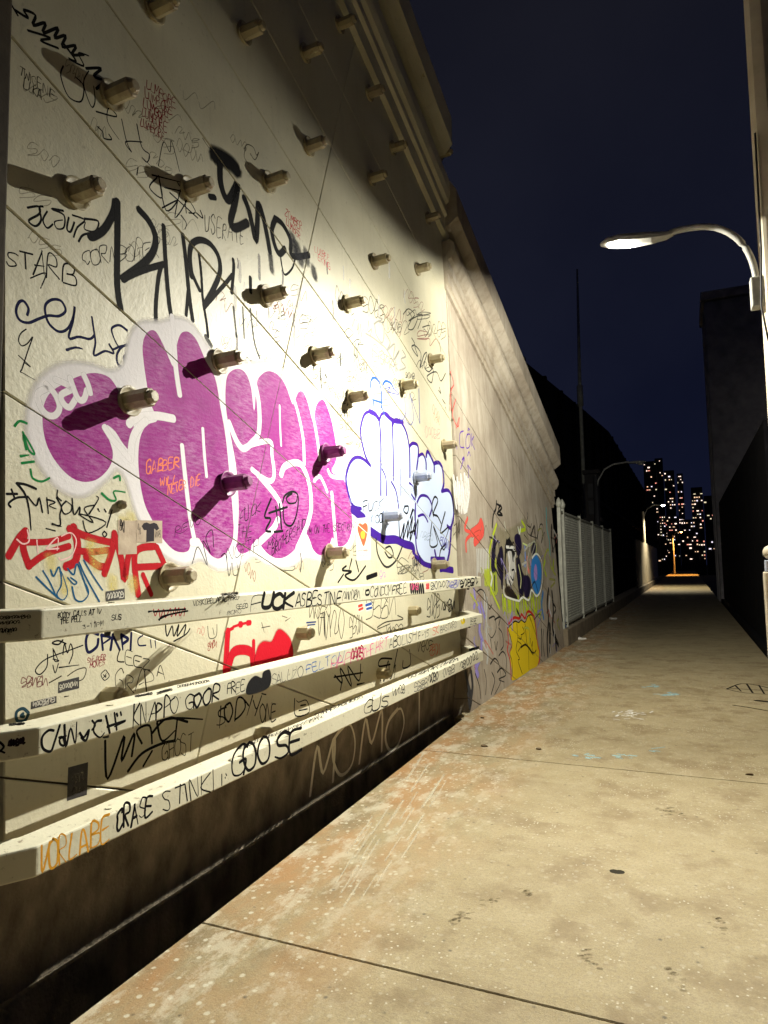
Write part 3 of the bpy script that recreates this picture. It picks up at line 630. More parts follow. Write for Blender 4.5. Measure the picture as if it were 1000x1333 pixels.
T(CRM, KD, '510,840 540,760 600,880 570,720 620,800 590,700 630,650 640,760|500,870 520,800|690,820 720,810 740,950 760,860 770,940 800,930 790,860', 1.2, BLK)
text(CRM, KD, 'REVO', (390, 690), (560, 600), 60, 1.0, (80, 20, 72), al=.7)
T(CRM, KF, '265,345 222,460 262,478 230,550 262,560|250,440 370,400|295,400 312,520|320,380 332,540|342,400 352,500 398,520 432,440 440,330 405,300 355,325 340,370|400,310 365,340 380,375 425,370 435,330|285,562 340,556', 2.8, BLK)
pt = Paint(CRM, 'graffiti_tag', 'marker', 'black marker sentence on the purple piece'); text(CRM, KF, 'MY', (240, 672), (312, 620), 52, 1.3, BLK, paint=pt); text(CRM, KF, 'BROTHER', (270, 718), (400, 608), 66, 1.3, BLK, paint=pt); text(CRM, KF, 'SAID', (402, 606), (490, 520), 62, 1.3, BLK, paint=pt); text(CRM, KF, "I'M ON THE SPECTRUM", (495, 575), (802, 548), 46, 1.2, BLK, paint=pt); pt.done()
T(CRM, KF, '455,700 462,760 455,820', 2, GRY); 
# black, red, blue and green tags at the left
T(CRM, KM, '45,215 112,215|75,185 97,247|110,145 165,220 190,320 202,450|112,145 170,155 235,182|70,300 58,275 110,240 182,235', 2.6, BLK, label='black marker tag above the red lettering')
T(CRM, KM, '180,230 235,292 255,240 277,335|305,240 315,342|305,250 360,270 320,290 366,312|368,240 400,300 390,350 392,420 340,408|375,190 372,230 400,260|430,262 400,300 420,345 460,330 465,290 432,262|470,245 482,350 520,300 515,350|612,288 548,312 608,402 515,345 690,400 575,470 540,390|580,345 640,250 628,230|730,320 695,432|680,458 668,475 680,495 695,478 680,458|638,312 648,330|680,315 690,332|300,440 360,456|340,412 400,428', 1.8, BLK)
pt = Paint(CRM, 'graffiti_tag', 'spray', 'red spray-painted lettering at the left end of the wall')
for txt, w in (('168,455 120,510 58,620', 8), ('165,460 150,560 190,688', 7.5), ('150,530 320,525 450,490', 6.5), ('190,682 300,605 450,555', 7), ('478,430 505,540 492,650 430,688', 9), ('450,440 560,490 680,522 725,530', 7.5), ('500,585 600,592 705,580', 7), ('560,622 640,682 692,690', 8), ('745,470 730,580 680,735', 8), ('745,480 790,640 810,770 832,640 845,600', 8), ('1010,555 880,600 900,870', 8), ('890,692 1095,682', 7), ('1020,560 1075,690 1090,800', 7), ('930,740 985,870', 6)):
    for st in parse(txt, KM): pt.stroke(st, w, s2l((176, 22, 34)), .3)
pt.done()
pt = Paint(CRM, 'paint_drips', 'faded')
for x, y, h in ((620, 640, 40), (665, 580, 30), (730, 770, 60), (800, 390, 60), (860, 780, 40), (330, 640, 60), (420, 780, 60), (850, 360, 40), (590, 540, 30)):
    pt.stroke([KM(x, y), KM(x+6, y+h*.5), KM(x+4, y+h)], 7, s2l((226, 208, 110)), 2.2, True, .3)
pt.done()
T(CRM, KM, '110,510 150,540 190,520 178,450|240,515 247,600|300,572 375,498 372,582|310,575 382,570|400,490 460,468 497,520 470,610 400,645 384,630', 1.5, (232, 190, 190))
T(CRM, KM, '235,755 310,830 380,892|280,715 330,800 365,882|330,710 350,750 385,690 400,800 370,870 410,905 440,850 400,720|440,700 480,740 500,670 540,760 575,860|460,760 500,790 480,802 440,760|470,820 490,900 540,912 578,860 560,800|515,660 560,760 647,915|545,645 600,740 667,840', 1.9, (22, 84, 126), label='blue marker scrawl under the red lettering')
T(CRM, KB, '68,612 90,590 122,600|105,640 130,720 158,738 108,650 120,720|95,750 132,745|100,782 155,775|140,810 150,850 190,866 226,850|465,920 500,950 530,950 520,910 572,915|520,850 545,840 548,860', 2.6, (24, 122, 62))
# grey and black scribbles right of the purple piece
for txt, w in (('380,370 430,400 480,440 520,480 590,610', 3), ('435,310 470,290 500,330 490,430 450,380 440,320', 2.6), ('465,200 460,260 490,275 470,290', 2), ('510,370 540,430 520,480 570,440 560,540 600,480 570,540', 2.6), ('620,480 640,520 610,540 640,590 600,610', 2.6), ('400,290 395,360 420,340 410,390', 2)): T(CRM, KR, txt, w*.8, (140, 138, 132), al=.85)
text(CRM, KR, 'NEGER', (390, 510), (570, 640), 90, 1.1, (110, 108, 102), jit=.35)
T(CRM, KR, '625,245 660,210 700,250 660,290 720,260 690,340 655,335 680,270 660,230|720,250 750,250 720,340|750,330 800,320 770,390 760,340 800,390', 1.2, (70, 68, 60))
T(CRM, KR, '680,400 700,440 680,460 720,520 700,450 740,500 735,590 760,510 780,500 760,580 790,620 820,600 810,690 780,650 840,620 870,680 900,630|860,430 870,490', 1.5, (64, 64, 62))
T(CRM, KR, '860,720 870,760 855,740|885,810 900,830 880,800|900,850 905,870', 1.5, (70, 68, 60))
for x, y, w_, h in ((180, 800, 90, 70), (220, 760, 70, 80), (260, 640, 80, 90), (300, 560, 90, 100), (340, 600, 60, 110), (200, 880, 80, 70), (210, 960, 80, 60), (540, 320, 70, 60), (640, 640, 60, 40), (560, 690, 60, 40), (300, 480, 40, 110)):
    squiggle(CRM, KR, x, y+h*.4, x+w_, y+h*.6, h*.8, 1.1, (84, 82, 78), 4, .8)
T(CRM, KR, '215,500 217,580|85,590 92,725|45,580 35,610|120,640 128,660', 2.6, (70, 70, 72), al=.75)
squiggle(CRM, KR, 815, 880, 860, 960, 60, .9, (226, 130, 110), 3)
squiggle(CRM, KG, 630, 540, 740, 560, 60, .9, (236, 150, 140), 5)
squiggle(CRM, KG, 690, 430, 740, 460, 60, .8, (232, 160, 130), 3)
# pale blue throw-up with purple outline
LB, VIO, BLU = (192, 205, 232), (58, 26, 130), (40, 84, 180)
pp = Paint(CRM, 'graffiti_throw_up', 'spray', 'pale blue filling of the smaller bubble letters')
gp = [(235, 755), (205, 700), (170, 570), (165, 480), (185, 400), (230, 370), (265, 390), (295, 440), (312, 400), (350, 385), (388, 440), (410, 430), (450, 440), (490, 520), (515, 620), (540, 597), (570, 612), (590, 680), (638, 690), (650, 660), (690, 740), (722, 737), (750, 780), (757, 900)]
hp = [(800, 215), (830, 290), (835, 400), (815, 480), (800, 600), (798, 690), (770, 765), (680, 752), (600, 705), (560, 640), (500, 612), (440, 570), (350, 545), (260, 525), (222, 490), (190, 420), (120, 330), (75, 230), (60, 130), (90, 10), (140, -25)]
pp.fill([KG(*p) for p in gp]+[KH(*p) for p in hp], s2l(LB)); pp.done()
pp = Paint(CRM, 'graffiti_throw_up', 'spray', 'purple outline of the smaller bubble letters')
for K, txt, w in ((KH, '235,35 180,-15 130,-25 90,10 62,90 60,160 85,270 115,330 168,345', 3.6), (KH, '105,350 150,385 188,415', 9), (KH, '232,505 290,545 340,570 420,570 480,600 540,620 548,662', 8), (KG, '235,755 200,690 170,570 165,480 190,390 230,367 270,388 300,450 310,600 310,780 310,970', 3), (KG, '230,365 270,385 295,420', 5), (KG, '297,440 315,387 350,380 387,430 395,520 400,700 400,860', 2.8), (KG, '340,380 400,430 470,440', 4.5), (KG, '392,470 412,427 450,437 492,510 515,620 520,740 520,840', 3.2), (KG, '515,620 540,595 576,612 580,690 560,850', 3.2), (KG, '580,690 612,672 635,720 638,780', 2.8), (KG, '638,690 650,655 692,740 696,800', 3.5), (KG, '692,742 730,735 756,780 766,880 752,940', 3.6), (KH, '750,220 800,215 832,290 836,400 816,482 790,470', 3.4), (KH, '820,470 812,600 800,690 775,770 740,790', 4), (KH, '572,300 600,252 650,262 680,330 662,400', 2.6), (KH, '580,400 620,390 650,440', 2.4), (KH, '560,310 560,450 570,640 620,732 672,752', 3), (KH, '320,60 347,130 350,250', 2.4), (KH, '385,150 420,220 440,340', 2.6), (KH, '455,60 455,250', 1.8), (KH, '515,160 545,190 560,280 530,240', 2), (KH, '560,690 620,742 680,762', 5), (KH, '675,712 770,712', 5), (KH, '745,775 830,790', 6), (KH, '700,650 710,700', 4)):
    for st in parse(txt, K): pp.stroke(st, w*1.35, s2l(VIO), .1)
pp.done()
T(CRM, KG, '235,190 240,140 265,120 300,160 316,250 310,335|250,280 322,302|257,290 253,362|325,170 345,145 382,160 402,200|315,330 335,380', 2.6, BLU, .1, 'spray')
T(CRM, KG, '420,260 425,360 460,432 490,370 480,260|520,230 547,400 525,462 495,430 485,380|520,240 592,452|585,200 592,452|340,200 380,190 360,220 440,240 400,200', 1.4, (60, 72, 150))
pt = Paint(CRM, 'graffiti_tag', 'marker'); text(CRM, KH, 'FUCK', (185, 372), (322, 345), 70, 1.8, BLK, paint=pt); text(CRM, KH, 'KOO', (240, 450), (325, 445), 60, 1.6, BLK, paint=pt); pt.done()
T(CRM, KH, '440,430 450,560 480,450 470,570 510,430 500,560 540,400 520,580 560,440 550,540 580,420 570,560|480,330 510,330 500,380 475,360 485,325|540,350 520,420 550,350 555,430|520,520 560,500', 2.4, BLK)
T(CRM, KH, '690,400 680,320 700,260 722,290 690,380 720,400 745,450|680,440 665,610 720,600 690,470 760,640 780,590|775,370 740,520 800,480 780,560|735,690 745,640 780,600', 2.4, (28, 28, 36))
T(CRM, KH, '275,560 290,680 350,768 420,720 465,620|340,660 370,700 400,680 380,620 345,630', 2.6, (40, 40, 40)); T(CRM, KH, '210,845 280,820', 5, BLK); T(CRM, KH, '60,760 30,790 100,800 50,830 120,860 200,760|0,880 40,820|100,710 80,790|130,720 150,800', 2.4, BLK)
squiggle(CRM, KH, 430, 820, 600, 790, 50, 1.1, (90, 86, 76), 6); squiggle(CRM, KH, 540, 770, 600, 750, 60, 1.6, (30, 30, 40), 4); squiggle(CRM, KH, 300, 850, 345, 850, 50, .9, (170, 120, 190), 2)
squiggle(CRM, KH, 740, 600, 800, 640, 60, 1.4, (80, 70, 160), 4)
for x, y in ((80, 300), (90, 120), (600, 560), (380, 300), (200, 430), (460, 220)): squiggle(CRM, KH, x, y, x+90, y+20, 50, .8, (150, 165, 190), 4)
squiggle(CRM, KG, 190, 500, 260, 520, 70, 1.0, (150, 160, 190), 3); squiggle(CRM, KG, 430, 700, 500, 760, 90, 1.2, (160, 180, 220), 3)
# between and behind the bars
T(CRM, KQ, '640,230 585,215 560,270 575,345 630,310 640,260|660,230 670,330|660,235 720,250 670,290|735,230 720,330|735,235 780,330|790,230 800,330|795,235 835,260 800,290|855,220 850,330', 3.2, NAVY); T(CRM, KQ, '930,235 900,260 905,300 950,300|980,265 985,315|1010,270 1015,320', 1.6, NAVY)
T(CRM, KQ, '430,290 380,270 340,285 380,295 410,265', 1.6, BLK); T(CRM, KQ, '310,360 305,440 260,490 232,460 300,390 460,330 540,300|345,320 355,400 385,400 345,390|350,330 380,400|410,360 420,290 440,350 460,290 475,350 450,420|345,430 360,480 380,420|385,445 515,428', 1.3, BLK)
text(CRM, KQ, 'LEEZ', (760, 400), (985, 460), 80, 1.4, (40, 36, 28)); text(CRM, KQ, 'A.', (1020, 500), (1120, 545), 80, 1.4, (30, 28, 24))
text(CRM, KQ, 'GRAP', (750, 590), (1000, 610), 130, 1.2, (50, 44, 30), jit=.3)
pt = Paint(CRM, 'graffiti_tag', 'marker'); text(CRM, KQ, 'SNEAKER', (568, 418), (690, 392), 34, 1.0, (130, 30, 50), paint=pt); text(CRM, KQ, 'MOVES', (585, 448), (685, 425), 34, 1.0, (130, 30, 50), paint=pt); pt.done()
T(CRM, KQ, '685,460 658,490 680,528 712,500 690,462|672,490 690,510|675,510 695,480|690,495 690,505', 1.0, BLK); squiggle(CRM, KQ, 140, 570, 310, 560, 60, 1.0, (110, 60, 60), 5); T(CRM, KQ, '320,545 400,500|440,500 500,460 560,450 540,520 470,540|420,635 450,630', 1.2, (50, 42, 28))
T(CRM, KU, '415,680 425,830 490,660 480,760 530,650 520,740|560,690 540,640 590,620 600,690|620,610 640,680 690,640|600,650 660,590 740,605|700,590 690,680|620,600 700,590 800,595|505,800 560,730 640,690 690,680|565,780 600,720', 2.8, BLK, label='bold black marker tag between the lower bars')
text(CRM, KU, 'GHOST', (640, 760), (765, 720), 75, 1.2, (50, 44, 30), jit=.3); text(CRM, KN, '$ODY', (370, 850), (580, 770), 110, 2.2, BLK, jit=.3); text(CRM, KN, 'ONE', (630, 820), (725, 800), 100, 1.8, (50, 46, 40)); T(CRM, KN, '590,690 610,740 640,660 600,780|640,650 665,655|835,680 840,780 920,760 905,690 860,700 845,690|870,720 900,715|860,750 910,740', 1.6, BLK)
pt = Paint(CRM, 'graffiti_throw_up', 'spray', 'red spray shapes behind the top bar')
for txt, w in (('440,280 432,400 424,525', 9), ('425,285 470,262', 4), ('470,255 515,240 575,225', 3), ('510,240 520,240', 7), ('555,232 572,230', 6), ('440,500 470,410 525,390 580,410 590,490', 11), ('592,340 592,490', 6)):
    for st in parse(txt, KN): pt.stroke(st, w, s2l((188, 22, 40)), .25)
pt.fill([KN(*p) for p in [(615, 480), (618, 390), (650, 350), (700, 350), (738, 280), (780, 300), (812, 350), (818, 430), (760, 460)]], s2l((188, 22, 40)), soft=.02); pt.done()
T(CRM, KN, '70,240 80,310 110,250 120,310 150,240 140,310 190,240 180,300|120,340 190,300 215,265', 1.8, BLK); T(CRM, KN, '320,250 330,320 370,310 375,240|350,260 358,300|640,230 655,290|640,260 690,250|760,190 790,200|780,220 810,200', 1.0, (70, 66, 56)); squiggle(CRM, KN, 260, 300, 300, 300, 40, .8, (190, 120, 110), 2); squiggle(CRM, KN, 320, 390, 375, 370, 40, .9, (140, 50, 40), 4); T(CRM, KN, '905,230 960,225|910,245 955,240', 1.6, (40, 60, 110))
for x0, y0, x1, h, w in ((10, 270, 130, 60, 1.2), (60, 380, 200, 150, 1.3), (230, 360, 300, 90, 1.2), (320, 260, 480, 100, 1.3), (650, 260, 720, 100, 1.6), (730, 230, 800, 50, 2.2), (430, 345, 520, 30, 1.2), (600, 450, 680, 50, 1.2)): squiggle(CRM, KO, x0, y0, x1, y0-12, h, w, (52, 48, 40), 4)
T(CRM, KO, '380,320 430,290 520,275 490,255|380,330 450,300', 1.3, (60, 54, 40)); T(CRM, KO, '150,580 190,620 180,540 240,640 220,530 280,610 290,520|145,590 300,565|270,630 310,620|180,660 190,600', 2, BLK); T(CRM, KO, '460,490 400,490 390,530 450,520|395,590 400,620|420,560 415,615 440,500 450,600 480,520 470,600|490,440 470,540|520,500 520,540 560,520 555,440', 2, BLK); squiggle(CRM, KO, 665, 470, 720, 455, 50, 1.2, (220, 110, 80), 4)
# stickers pasted on the wall
def sticker(P, px, mat, parent=None, label=None, th=.0004):
    uv = [P.st(*p) for p in px]; off = Paint(P).nxt(uv, .004, 40)
    if area(uv) < 0: uv = uv[::-1]
    bm = bmesh.new(); prism(bm, [P.p3(*p, off) for p in uv], tuple(P.n*th)); o = obj('sticker', bm_mesh('sticker', bm), mat, P.parent)
    if label: o['label'] = label
    return o
sticker(CRM, [(153.5, 677), (178, 678), (178, 721), (154, 722)], 'sticker_tan', label='worn tan paper sticker beside the red lettering')
sticker(CRM, [(177, 677), (211, 678), (211, 707), (177.5, 706)], 'sticker_tan', label='tan paper sticker printed with a black shirt')
pt = Paint(CRM, 'print', 'marker'); pt.fill([KD(*p) for p in [(170, 625), (185, 605), (205, 600), (225, 610), (250, 602), (270, 610), (285, 640), (268, 655), (252, 640), (252, 722), (200, 728), (202, 650), (185, 650)]], s2l((52, 48, 54)), False); pt.done()
squiggle(CRM, KD, 30, 640, 60, 660, 60, 1.0, (40, 36, 36), 3); squiggle(CRM, KD, 145, 640, 165, 700, 50, .8, (110, 100, 90), 2); squiggle(CRM, KD, 260, 700, 295, 690, 40, .8, (110, 100, 90), 3)
sticker(CRM, [(137.5, 770), (162, 766), (162.5, 780), (138, 783)], 'ink'); squiggle(CRM, KM, 695, 900, 805, 885, 36, 1.0, (200, 196, 186), 6)
sticker(CRM, [(463.5, 675), (482, 673), (482.5, 729), (464, 730)], 'paper', label='white sticker with an orange heart')
pt = Paint(CRM, 'print', 'marker'); pt.fill([KH(*p) for p in [(178, 460), (195, 448), (212, 462), (215, 500), (205, 560), (185, 618), (160, 560), (142, 500), (144, 462), (160, 450)]], s2l((226, 92, 62))); pt.fill([KH(*p) for p in [(178, 505), (195, 520), (190, 560), (170, 560), (163, 525)]], s2l((246, 170, 60))); pt.done()
squiggle(CRM, KH, 145, 655, 220, 650, 8, .7, (226, 150, 140), 8); squiggle(CRM, KH, 145, 690, 220, 685, 8, .7, (200, 190, 186), 8)
sticker(CRM, [KQ(380, 540), KQ(515, 505), KQ(515, 580), KQ(378, 613)], 'ink'); squiggle(CRM, KQ, 388, 590, 505, 560, 30, .9, (190, 186, 170), 7)
sticker(CRM, [KQ(203, 668), KQ(368, 630), KQ(368, 675), KQ(200, 718)], 'ink'); squiggle(CRM, KQ, 215, 700, 355, 665, 30, 1.1, (180, 176, 166), 7)
sticker(CRM, [crop(0, 900, 5.125)(455, 508), crop(0, 900, 5.125)(588, 472), crop(0, 900, 5.125)(580, 690), crop(0, 900, 5.125)(447, 732)], 'ink', label='black picture sticker between the two lower bars')
squiggle(CRM, crop(0, 900, 5.125), 480, 620, 560, 590, 60, 1.6, (120, 116, 104), 3, .5, 'faded'); squiggle(CRM, crop(0, 900, 5.125), 480, 690, 560, 660, 40, 1.6, (100, 96, 90), 3, .5, 'faded')
T(CRM, KQ, '185,740 150,712 108,735 112,790 160,790 185,750', 3, (40, 66, 78)); T(CRM, KQ, '150,745 135,760 155,765', 3, (40, 66, 78))
sticker(CRM, [KO(272, 195), KO(302, 180), KO(306, 230), KO(278, 240)], 'paper'); sticker(CRM, [KO(313, 190), KO(350, 180), KO(355, 225), KO(318, 235)], 'paper'); T(CRM, KO, '278,205 298,198|280,225 302,215', 3, (190, 60, 50)); T(CRM, KO, '318,200 348,190|322,220 350,212', 3, (50, 80, 150))

# ------------------------------------------------------------------ writing on the bars
def rails_text():
    P = RF[0]
    for s, a, b, h in (('BOOTY CALLS AT IV', (378, 122), (652, 95), 34), ('THE PELL', (395, 160), (536, 142), 32), ('3-11PM', (540, 195), (672, 172), 30), ('SUS', (725, 137), (795, 132), 32)): text(P, KQ, s, a, b, h, 1.2, BLK)
    T(P, KN, '0,150 10,190 30,150 40,200 60,150 70,200 100,145 105,195 130,140 130,190 150,140 155,190 185,140 180,190', 1.2, (170, 50, 60)); T(P, KN, '0,165 190,150|30,212 100,180 205,160 60,190 35,215|-30,165 0,160', 2.0, BLK)
    text(P, KN, 'VDSKOBELARALTBRU', (235, 132), (498, 92), 28, 1.1, BLK); text(P, KN, 'GEEO', (490, 150), (560, 140), 24, 1.0, BLK); text(P, KN, 'BOMO', (435, 185), (520, 172), 22, .9, BLK); text(P, KN, 'F', (572, 168), (640, 160), 82, 1.6, BLK)
    pt = Paint(P, 'graffiti_tag', 'marker', 'bold black letters on the top bar'); text(P, KN, 'UCK', (640, 150), (822, 136), 84, 5.2, BLK, paint=pt, jit=.1); pt.done()
    text(P, KN, 'ASBESTINE', (838, 138), (1110, 118), 72, 2.0, BLK); squiggle(P, KO, 195, 170, 285, 160, 45, 1.1, BLK, 6)
    T(P, KO, '318,120 318,142 335,140 335,118 322,120', 2.4, BLK); text(P, KO, 'CONDOMFREE', (342, 155), (545, 130), 50, 1.6, BLK, jit=.25)
    pt = Paint(P, 'paint_smudge', 'spray')
    for k in range(7): pt.stroke([KO(560+11*k, 90), KO(565+11*k, 128)], 5, s2l((24, 20, 26)), .3)
    pt.done(); squiggle(P, KO, 560, 120, 605, 112, 34, 1.2, (210, 90, 130), 3); sticker(P, [KO(640, 80), KO(662, 77), KO(664, 112), KO(642, 115)], 'paper'); T(P, KO, '646,90 660,88|646,106 660,104', 3.4, (190, 70, 70))
    squiggle(P, KO, 670, 110, 770, 98, 32, 1.2, (60, 60, 60), 5); squiggle(P, KO, 760, 105, 830, 95, 32, 1.4, (120, 120, 180), 4); squiggle(P, KO, 830, 102, 925, 82, 34, 1.8, BLK, 5)
    P = RF[1]
    T(P, KQ, '350,855 315,855 275,900 280,970 330,990 355,930 390,820|385,900 410,900 420,950 395,945 390,910 430,890|420,820 430,960 460,840 490,940 500,800|520,870 545,900 580,850 560,920 530,900|600,790 620,820 600,850|660,790 625,800 610,860 650,900 680,870|690,760 715,870|745,740 760,850|700,830 820,790 745,830|760,745 765,760|785,735 790,755', 2.6, BLK, label='bold black tag on the middle bar')
    text(P, KQ, 'KNAPPO', (870, 830), (1150, 740), 120, 2.4, BLK, jit=.25); text(P, KN, 'GOOR', (190, 745), (390, 690), 95, 2.6, BLK, jit=.25); text(P, KN, 'FREE', (435, 655), (538, 632), 72, 1.5, BLK)
    pt = Paint(P, 'paint_smudge', 'spray'); pt.fill([KN(*p) for p in [(552, 650), (560, 590), (600, 548), (640, 560), (650, 525), (685, 512), (695, 560), (680, 610), (620, 640)]], s2l((34, 34, 36)), soft=.006); pt.done()
    text(P, KN, 'SALUZO', (700, 600), (882, 548), 56, 1.1, (90, 88, 84)); text(P, KN, 'FELTOU', (903, 528), (1120, 462), 52, 1.4, (56, 100, 170))
    text(P, KO, 'HAPPR', (125, 545), (310, 490), 60, 1.5, (206, 80, 130)); text(P, KO, 'THFART', (300, 490), (442, 420), 56, 1.4, (214, 110, 150)); squiggle(P, KO, 240, 500, 305, 480, 60, 2.2, (150, 24, 60), 4)
    text(P, KO, 'ABOLISH', (446, 430), (592, 388), 54, 1.3, (50, 50, 50)); text(P, KO, 'F-15', (605, 385), (658, 368), 36, 1.0, BLK); text(P, KO, 'SK', (680, 365), (715, 352), 38, 1.2, (206, 90, 70)); text(P, KO, 'BASTARD', (722, 350), (815, 318), 32, 1.0, (90, 88, 84)); text(P, KO, 'BEBE', (885, 305), (920, 298), 30, 1.0, (80, 78, 74))
    T(P, KO, '835,280 840,296 855,285 846,276', 3, (214, 190, 40))
    P = RF[2]
    text(P, KV, 'VORLABE', (126, 336), (356, 238), 76, 2.4, (206, 148, 46), jit=.2, mat='spray', label='orange letters on the bottom bar'); text(P, KV, 'CRASE', (378, 205), (498, 150), 66, 2.8, BLK, jit=.3); text(P, KV, 'STINKI', (532, 138), (694, 68), 62, 1.8, BLK); T(P, KV, '722,20 722,55|735,18 738,24|733,30 734,34', 1.5, BLK)
    text(P, FULL, 'GOOSE', (300, 1013), (397, 973), 32, 4.8, BLK, jit=.12, label='bold black rounded letters on the bottom bar'); text(P, KN, '"', (880, 935), (910, 925), 40, 1.6, BLK)
    text(P, KO, 'GUS', (302, 790), (440, 745), 68, 1.9, BLK); squiggle(P, KO, 465, 690, 530, 670, 40, 1.3, (60, 60, 60), 4); squiggle(P, KO, 580, 665, 655, 635, 40, 1.2, (120, 118, 112), 4); squiggle(P, KO, 660, 620, 710, 600, 40, 2, (50, 50, 50), 4); squiggle(P, KO, 735, 590, 800, 560, 40, 1.2, (110, 108, 100), 4); squiggle(P, KO, 830, 550, 925, 490, 40, 1.4, (70, 68, 64), 6)
    for i, K, segs in ((0, KN, ((400, 70, 500, 62), )), (1, KN, ((20, 655, 110, 630), (140, 615, 330, 580))), (1, KQ, ((60, 825, 160, 815), (880, 640, 990, 620))), (2, KO, ((40, 805, 300, 700), (545, 600, 820, 495), (880, 450, 930, 435))), (2, KN, ((500, 985, 700, 900), (700, 905, 1000, 790)))):
        for j, (x0, y0, x1, y1) in enumerate(segs): squiggle(RT[i], K, x0, y0, x1, y1, 14, 1.3, (60, 58, 54), 12, .85, 'marker', j)
    squiggle(RL[0], KQ, 0, 130, 200, 120, 18, .9, (30, 28, 24), 10); squiggle(RL[0], KQ, 0, 165, 130, 155, 18, .9, (30, 28, 24), 6); squiggle(RL[0], KQ, 0, 220, 110, 210, 26, 1.1, (24, 22, 20), 6); squiggle(RL[1], KQ, 55, 960, 160, 940, 40, 2, (40, 26, 36), 6); T(RL[1], KQ, '0,930 25,960 0,990|0,985 30,1000', 2, BLK)
rails_text()
# faded white capitals on the dark plinth
pt = Paint(PLN, 'graffiti_tag', 'faded', 'faded pale capitals on the dark plinth')
text(PLN, FULL, 'MOMO1', (404, 1032), (558, 945), 58, 5.5, (225, 218, 200), paint=pt, jit=.08, al=.95); pt.done()

# ------------------------------------------------------------------ graffiti on the concrete wall
KW, KX, KY = crop(580, 480, 5.557), crop(590, 760, 5.556), crop(620, 640, 6.25)
T(CNC, KW, '35,20 60,110 40,160 40,300|75,220 50,330 90,420 100,350 80,430', 1.6, (206, 60, 60))
T(CNC, KW, '130,450 105,470 105,560 135,570|165,470 150,500 150,570 175,560 180,480 155,475|165,430 175,440 160,445|190,470 190,560|205,490 190,530 212,585|70,545 90,545|80,535 82,580', 1.5, (86, 44, 150)); T(CNC, KW, '110,725 135,640 120,660|135,640 140,670|168,815 165,700 155,720|165,700 182,730|160,630 170,600 180,630', 1.7, (86, 44, 150))
pt = Paint(CNC, 'paint_smudge', 'faded', 'washed-out white patch on the concrete wall')
for k in range(9): pt.stroke([KW(60+13*k, 800+random.uniform(-40, 30)), KW(66+13*k, 900), KW(80+9*k, 980+random.uniform(-20, 60))], 6, s2l((220, 216, 210)), .6, True, .75)
pt.done()
pt = Paint(CNC, 'graffiti_tag', 'spray', 'coral red spray scribble on the concrete wall')
for txt, w in (('160,1080 140,1160 190,1190 150,1240 150,1320', 4), ('190,1190 240,1150 260,1110 270,1180 230,1230', 9), ('215,1220 250,1200', 10), ('210,1260 240,1230', 8)):
    for st in parse(txt, KW): pt.stroke(st, w, s2l((214, 84, 74)), .4)
pt.done()
squiggle(CNC, KW, 60, 1180, 120, 1200, 120, 1.2, (60, 54, 46), 3); T(CNC, KY, '165,75 160,140 140,190 130,290|165,100 210,130 170,180 215,190 180,150 200,110', 3, (22, 20, 20))
T(CNC, KY, '415,170 420,200 410,260 440,290 450,260|410,300 430,350 500,380|390,350 420,390|480,190 500,300 495,390 520,270 545,290 530,420 555,330 560,440', 1.4, (40, 36, 32)); T(CNC, KY, '570,140 575,300 595,400 600,510', 4, (120, 190, 190), .3, 'faded'); T(CNC, KY, '615,280 612,380 625,480', 5, (48, 38, 36), .3)
pt = Paint(CNC, 'graffiti_throw_up', 'spray', 'yellow-green and black bubble piece at the far end of the concrete wall')
LIME = (176, 196, 40); DK = (30, 24, 52)
pt.fill([KY(*p) for p in [(110, 420), (165, 270), (190, 300), (230, 330), (300, 300), (350, 270), (400, 230), (430, 400), (490, 400), (545, 540), (550, 720), (520, 830), (470, 880), (400, 900), (340, 900), (250, 870), (180, 940), (130, 830), (95, 700)]], s2l((150, 146, 100)), soft=.05, al=.22)
for k in range(16): x = 215+21*k; pt.stroke([KY(x, 860+random.uniform(-20, 20)), KY(x+4, 920), KY(x+random.uniform(-6, 10), 975+random.uniform(-20, 40))], random.uniform(4, 7), s2l((168, 186, 48)), .5, True, .85)
for k in range(7): x = 105+9*k; pt.stroke([KY(x, 600+random.uniform(-60, 30)), KY(x+6, 720), KY(x+14, 800+random.uniform(-20, 40))], 4, s2l((176, 190, 66)), .6, True, .7)
pt.fill([KY(*p) for p in [(128, 480), (150, 350), (160, 420), (152, 560), (140, 660), (122, 620)]], s2l((30, 24, 52)))
pt.fill([KY(*p) for p in [(180, 500), (205, 440), (222, 520), (220, 700), (212, 790), (196, 700), (165, 590)]], s2l((34, 28, 46)))
pt.fill([KY(*p) for p in [(232, 460), (262, 380), (300, 430), (318, 480), (308, 560), (262, 520)]], s2l((24, 24, 26)))
pt.fill([KY(*p) for p in [(255, 500), (290, 490), (310, 560), (318, 650), (290, 760), (245, 740), (235, 680), (270, 640)]], s2l((196, 194, 188)))
pt.fill([KY(*p) for p in [(312, 360), (350, 345), (370, 420), (362, 500), (335, 520), (318, 440)]], s2l((34, 26, 60)))
pt.fill([KY(*p) for p in [(325, 560), (352, 540), (372, 640), (392, 700), (380, 860), (355, 850), (335, 720)]], s2l((30, 26, 44)))
pt.fill([KY(*p) for p in [(385, 690), (430, 690), (446, 760), (430, 850), (400, 860), (385, 790)]], s2l((40, 32, 62)))
pt.fill([KY(*p) for p in [(230, 800), (270, 770), (330, 850), (330, 880), (270, 870)]], s2l((60, 48, 40)))
